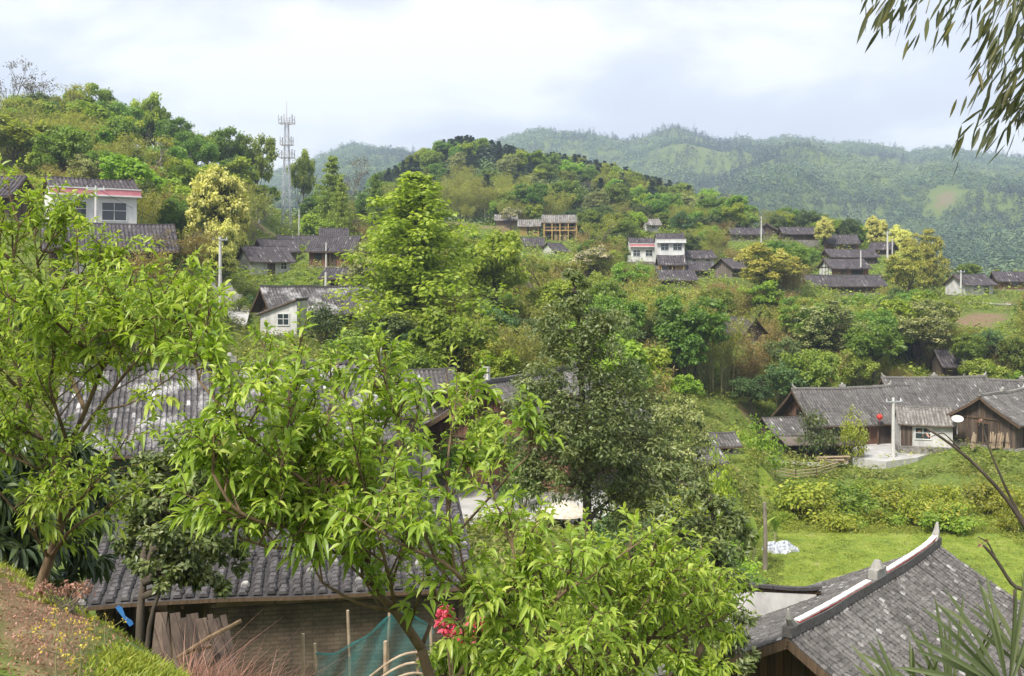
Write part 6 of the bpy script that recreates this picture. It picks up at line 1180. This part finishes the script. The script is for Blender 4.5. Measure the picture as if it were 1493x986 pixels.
# fan palm, lower right corner
def palm():
    rng = np.random.default_rng(6); base = P(1450, 1300, 4.6); base[2] = gz(base[0], base[1]) - .05; root = empty('fan_palm', base); tag(root, 'fan palm with stiff narrow leaflets in the bottom right corner', 'palm')
    MB().tube([np.zeros(3), [0, 0, .5]], [.08, .07], 8).build('trunk', M['bark_brown'], root); fr = []
    for (cx_, cy_, Y, a0, a1, n, Lp) in [(1470, 1010, 4.2, 66, 182, 20, 205), (1385, 1035, 4.6, 72, 175, 17, 170), (1505, 985, 4.4, 60, 140, 12, 175), (1330, 1060, 4.4, 80, 160, 13, 150)]:
        c = P(cx_, cy_, Y) - base; MB().tube(smooth_line([[0, 0, .4], c * .55 + [0, 0, -.05], c], 8), [.012] * 8, 5).build('petiole', M['culm'], root); mb = MB(); pp, dd, nn, ll = [], [], [], []
        for q in np.linspace(a0, a1, n):
            q = R(q + rng.normal(0, 2)); d = np.array([cos(q), rng.normal(-.15, .16), sin(q)]); pp.append(c); dd.append(d); nn.append([sin(q) * .4, -1, .5]); ll.append(Lp / F * Y * rng.uniform(.82, 1.08))
        k = len(pp); pp, dd, nn, ll = map(np.array, (pp, dd, nn, ll)); dd = nrm(dd); nn = nrm(nn - dd * (nn * dd).sum(-1, keepdims=True)); S = np.cross(dd, nn); t = np.array([0, .3, .6, .85, 1]); wv = np.array([.25, .8, 1, .7, .06]) * .025
        cc = pp[:, None] + dd[:, None] * (ll[:, None] * t)[..., None]; cc[..., 2] -= (.06 * ll)[:, None] * t ** 3; e = S[:, None] * (wv[None, :, None] * .5); u = nn[:, None] * (wv[None, :, None] * .28)
        V = np.stack([cc - e + u, cc, cc + e + u], 2).reshape(-1, 3); b_ = np.arange(k)[:, None] * 15; f = np.concatenate([b_ + [[3 * i + j, 3 * i + 1 + j, 3 * i + 4 + j, 3 * i + 3 + j]] for i in range(4) for j in (0, 1)])
        mb.add(V, f, np.repeat(np.clip(rng.normal(.5, .2, k), 0, 1), 15)); mb.build('frond', M['palm'], root)
palm()
def bare_branch():
    base = P(1560, 1500, 6.0); base[2] = gz(base[0], 6.0); root = empty('bare_sapling', base); tag(root, 'leafless thin sapling leaning in from the right edge', 'sapling'); mb = MB(); b = base
    for pts, r0, r1 in [([base, P(1545, 1000, 6), P(1530, 830, 6), P(1493, 765, 6), P(1460, 715, 6), P(1400, 655, 6), P(1352, 625, 6)], .020, .007), (Q((1535, 860, 6), (1480, 860, 6), (1452, 815, 6), (1434, 795, 6)), .014, .008), (Q((1500, 775, 6), (1470, 720, 6.1), (1440, 650, 6.1), (1430, 610, 6.1)), .010, .004), (Q((1452, 815, 6), (1440, 790, 6), (1426, 783, 6)), .006, .003), (Q((1400, 655, 6), (1375, 630, 6), (1350, 640, 6)), .005, .002), (Q((1480, 860, 6), (1478, 930, 6), (1488, 990, 6)), .012, .010)]:
        mb.tube(smooth_line(pts, 16) - b, np.linspace(r0, r1, 16), 6)
    mb.build('stem', M['bark'], root, smooth=True); rng = np.random.default_rng(2); lv = MB(); c = np.array([P(1350, 632, 6), P(1432, 790, 6), P(1430, 612, 6.1)]) - b
    clump_leaves(lv, rng, c, .03, 9, .035, .012); lv.build('buds', M['dry'], root)
bare_branch()
# banana plants, garden edge
for k, (px, py, Y, hg, lab) in enumerate([(1100, 770, 57, 3.0, 'banana plant with tall upright pale green leaves beside the weathered post'), (1078, 765, 60, 2.3, 'shorter banana plant with ragged yellowing leaves behind the taller banana'), (1130, 768, 62, 1.9, 'single-leaved young banana shoot right of the weathered post')]):
    g = gpx(px, Y); rng = np.random.default_rng(60 + k); root = empty('banana_plant', g); tag(root, lab, 'banana plant'); MB().tube([(0, 0, -.2), (0, 0, hg * .35)], [.12, .08], 8).build('stem', M['culm'], root); mb = MB()
    for i in range((8, 6, 3)[k]):
        a = rng.uniform(0, 6.28); t = np.linspace(0, 1, 8); ln = hg * rng.uniform(.55, .8); out_ = rng.uniform(.15, .55); p = np.stack([cos(a) * out_ * ln * t ** 1.6, sin(a) * out_ * ln * t ** 1.6, hg * .3 + ln * (t - .28 * out_ * t ** 3)], 1); wv = .26 * np.array([.12, .45, .85, 1, 1, .85, .5, .05]); s = np.array([-sin(a), cos(a), 0]); u = np.array([0, 0, .35])
        V = np.stack([p - s * wv[:, None] + u * wv[:, None], p, p + s * wv[:, None] + u * wv[:, None]], 1).reshape(-1, 3); f = [[3 * i_ + j, 3 * i_ + 1 + j, 3 * i_ + 4 + j, 3 * i_ + 3 + j] for i_ in range(7) for j in (0, 1)]; mb.add(V, f, rng.uniform(.2, .9))
    mb.build('leaves', M['banana'], root)
# net fence and bent laths below the peach tree
m, t, bb, o = new_mat('teal_net'); bb.inputs['Base Color'].default_value = (.022, .15, .15, 1); tb = nd(t, 'ShaderNodeBsdfTransparent'); ms = nd(t, 'ShaderNodeMixShader'); ms.inputs[0].default_value = .38; t.links.new(tb.outputs[0], ms.inputs[1]); t.links.new(bb.outputs[0], ms.inputs[2]); t.links.new(ms.outputs[0], o.inputs[0]); M['net'] = m
base = np.array([P(512, 980, 14.6)[0], 14.6, gz(P(512, 980, 14.6)[0], 14.6)]); nf = empty('net_fence', base); tag(nf, 'sagging teal net fence tied to sticks in front of the brick shed', 'net fence')
for a, c in (((442, 924), (443, 1060)), ((459, 938), (468, 1070)), ((507, 890), (514, 1060)), ((568, 892), (561, 1060)), ((628, 915), (632, 1060))): MB().tube([P(*a, 14.55) - base, P(*c, 14.6) - base], [.022, .03], 6).build('stake', M['cut_wood'], nf)
top = smooth_line(Q((460, 953, 14.5), (489, 955, 14.5), (511, 940, 14.5), (539, 927, 14.5), (563, 900, 14.5), (590, 890, 14.7), (630, 915, 14.9)), 26); rows = 14; V = np.stack([top - [0, 0, 1.15 * j / rows] + np.stack([.03 * np.sin(np.arange(26) * 1.3 + j), .06 * np.sin(np.arange(26) * .9 + j * .6), 0 * top[:, 0]], 1) for j in range(rows)]) - base
i = (np.arange(rows - 1)[:, None] * 26 + np.arange(25)[None]).ravel(); MB().add(V.reshape(-1, 3), np.stack([i, i + 1, i + 27, i + 26], -1)).build('net', M['net'], nf, smooth=True); MB().tube(top - base, .018, 5).build('top_cord', M['net'], nf)
base = np.array([P(600, 980, 13.6)[0], 13.6, gz(P(600, 980, 13.6)[0], 13.6)]); lf = empty('lath_fence', base); tag(lf, 'bent split-bamboo laths forming a low curved fence under the peach tree', 'fence')
for k in range(6): MB().tube(smooth_line(Q((535 - k * 4, 990 + k * 16, 13.5), (575, 958 + k * 15, 13.4), (608, 948 + k * 15, 13.5), (640, 962 + k * 15, 13.7), (668, 985 + k * 15, 13.9)), 14) - base, .028, 6, flat=.5).build('lath', M['cut_wood'], lf)
for px in (562, 609, 650): MB().tube([P(px, 935, 13.55) - base, P(px, 1110, 13.6) - base], .028, 6).build('stake', M['cut_wood'], lf)
# red azalea
gb = gpx(672, 7.4); rng = np.random.default_rng(5); root = empty('azalea', gb); tag(root, 'red azalea blossoms glowing between the peach leaves', 'flowering shrub'); st = MB(); fl = MB()
m = mat_leaf('petal_red', [(0, (.28, .03, .04)), (1, (.46, .14, .15))], trans=.35, vary=0, hue=0); C = []
for px, py, r in ((650, 900, 10), (656, 915, 10), (690, 918, 14), (704, 908, 8), (678, 924, 8), (648, 888, 6)):
    c = P(px, py, 7.4) - gb; st.tube([[0, 0, -.1], c * .5 + [.02, 0, 0], c], [.012, .008, .005], 5)
    for _ in range(7): C.append(c + rng.normal(0, r / F * 7.4 * .6, 3))
clump_leaves(fl, rng, C, .032, 12, .05, .03, up=.4); st.build('stem', M['bark_brown'], root); fl.build('blossom', m, root)
# flowering rape stalks and the dry clump on the bank
for k, (px, top, Y, lab) in enumerate([(75, 885, 5.6, 'flowering rape stalk furthest left on the bank'), (98, 905, 5.2, 'rape stalk with a loose yellow head on the bank'), (52, 912, 5.6, 'short rape stalk with one small yellow tuft'), (112, 922, 5.0, 'rape stalk leaning right with three yellow tufts'), (134, 900, 5.8, 'tall thin rape stalk near the edge of the bank'), (152, 898, 6.0, 'rape stalk furthest right at the edge of the bank'), (84, 925, 4.8, 'nearest rape stalk with the brightest yellow tuft'), (118, 940, 4.9, 'low rape stalk with sparse yellow flowers')]):
    g = gpx(px, Y); tp = P(px + 3, top, Y) - g; rng = np.random.default_rng(90 + k); root = empty('rape_plant', g); tag(root, lab, 'wild flower', 'rape plants on the bank'); st = MB(); st.tube(smooth_line([[0, 0, -.03], tp * .5 + [rng.normal(0, .02), 0, 0], tp], 8), np.linspace(.005, .002, 8), 4); C = [tp]
    for j in range(4): e = tp * rng.uniform(.7, .95) + rng.normal(0, .05, 3) * [1, 1, .4]; st.tube([tp * rng.uniform(.4, .7), e], [.003, .0015], 3); C.append(e)
    st.build('stem', M['culm'], root); fl = MB(); clump_leaves(fl, rng, C, .020, 8, .014, .010); m = M.get('rape') or mat_leaf('petal_yellow', [(0, (.28, .27, .02)), (1, (.42, .42, .05))], vary=0, hue=0); M['rape'] = m; fl.build('blossom', m, root)
gb = gpx(95, 7.0); rng = np.random.default_rng(14); root = empty('dry_weed', gb); tag(root, 'flat-topped withered brown weed clump at the foot of the leaning stem', 'weed'); st = MB(); C = []
for k in range(26):
    e = P(60 + 78 * rng.random(), 850 + 18 * rng.random() + 0, 7.0 + rng.normal(0, .1)) - gb; st.tube(smooth_line([[rng.normal(0, .05), rng.normal(0, .05), -.02], e * .55 + [0, 0, -.02], e], 6), [.005, .005, .004, .003, .003, .002], 4); C.append(e)
fl = MB(); clump_leaves(fl, rng, C, .035, 16, .03, .014); st.build('stem', M['bark_pale'], root); fl.build('foliage', M['dry'], root)
# ------------------------------------------------------------------ haze
hz = MB(); hz.box((150, 1440, 190), (6200, 3000, 480)); ho = hz.build('haze', []); ho['kind'] = 'stuff'
mh = bpy.data.materials.new('haze_air'); mh.use_nodes = True; t = mh.node_tree; t.nodes.clear(); o = nd(t, 'ShaderNodeOutputMaterial'); v = nd(t, 'ShaderNodeVolumePrincipled'); v.inputs['Color'].default_value = (.64, .79, 1.0, 1); v.inputs['Density'].default_value = .0003; v.inputs['Anisotropy'].default_value = .2; t.links.new(v.outputs[0], o.inputs['Volume']); ho.data.materials.clear(); ho.data.materials.append(mh)
# ------------------------------------------------------------------ labels of the trees that only their place tells apart
MARKS = [('pink-banded white house', 130, 300), ('lattice tower', 418, 270), ('flowering yellow dome tree', 319, 300), ('yellow timber-framed hall', 815, 335), ('white two-storey houses', 955, 368), ('long terrace houses', 1125, 342), ('long brown farmhouse', 1228, 418), ('lantern house', 1225, 595), ('tall bright conical tree', 605, 380), ('long lichen-patched roof', 460, 435), ('tall dark evergreen', 850, 560), ('red-brown plank gable', 700, 590), ('red-pillar house', 490, 370), ('plastered field house', 1413, 415), ('tall brown house', 1365, 565), ('big lichen-whitened roof', 330, 570), ('white courtyard', 700, 725), ('middle hill firs', 700, 205), ('concrete yard', 1300, 657), ('white plastic sheet', 1138, 785)]
ORD = ['leftmost', 'second from left', 'third from left', 'fourth from left', 'fifth from left', 'sixth from left', 'seventh from left', 'eighth from left', 'ninth from left', 'tenth from left']
groups = {}
for q in TREES:
    if q['label']: continue
    mk = min(MARKS, key=lambda m_: (q['px'] - m_[1]) ** 2 + 2.0 * (q['py'] - m_[2]) ** 2); dx, dy = q['px'] - mk[1], q['py'] - mk[2]
    rel = ('right of' if dx > 0 else 'left of') if abs(dx) > 1.3 * abs(dy) else ('uphill of' if dy < 0 else 'below')
    dist = 'close ' if math.hypot(dx, dy) < 60 else 'well ' if math.hypot(dx, dy) > 130 else ''
    groups.setdefault((q['look'], dist + rel, mk[0]), []).append(q)
for (look, rel, mk), qs in groups.items():
    qs.sort(key=lambda q: q['px']); n = len(qs)
    for i, q in enumerate(qs):
        if n == 1: s = f"the {look} {rel} the {mk}"
        else:
            nm = ORD[i] if i < 10 and (i < n - 1 or n > 10) else ('rightmost' if i == n - 1 else None)
            if nm is None:
                j = n - 1 - i; nm = ORD[j].replace('left', 'right') if j < 10 else f'middle one, {i + 1} along'
            s = f"{look} {rel} the {mk}, {nm}"
        q['o']['label'] = s
        if 'group' not in q['o']: q['o']['group'] = {'tree': 'trees', 'bamboo': 'bamboo clumps', 'bush': 'bushes'}[q['o']['category']] + (' of the wooded hillsides' if q['Y'] > 160 else ' among the village houses')
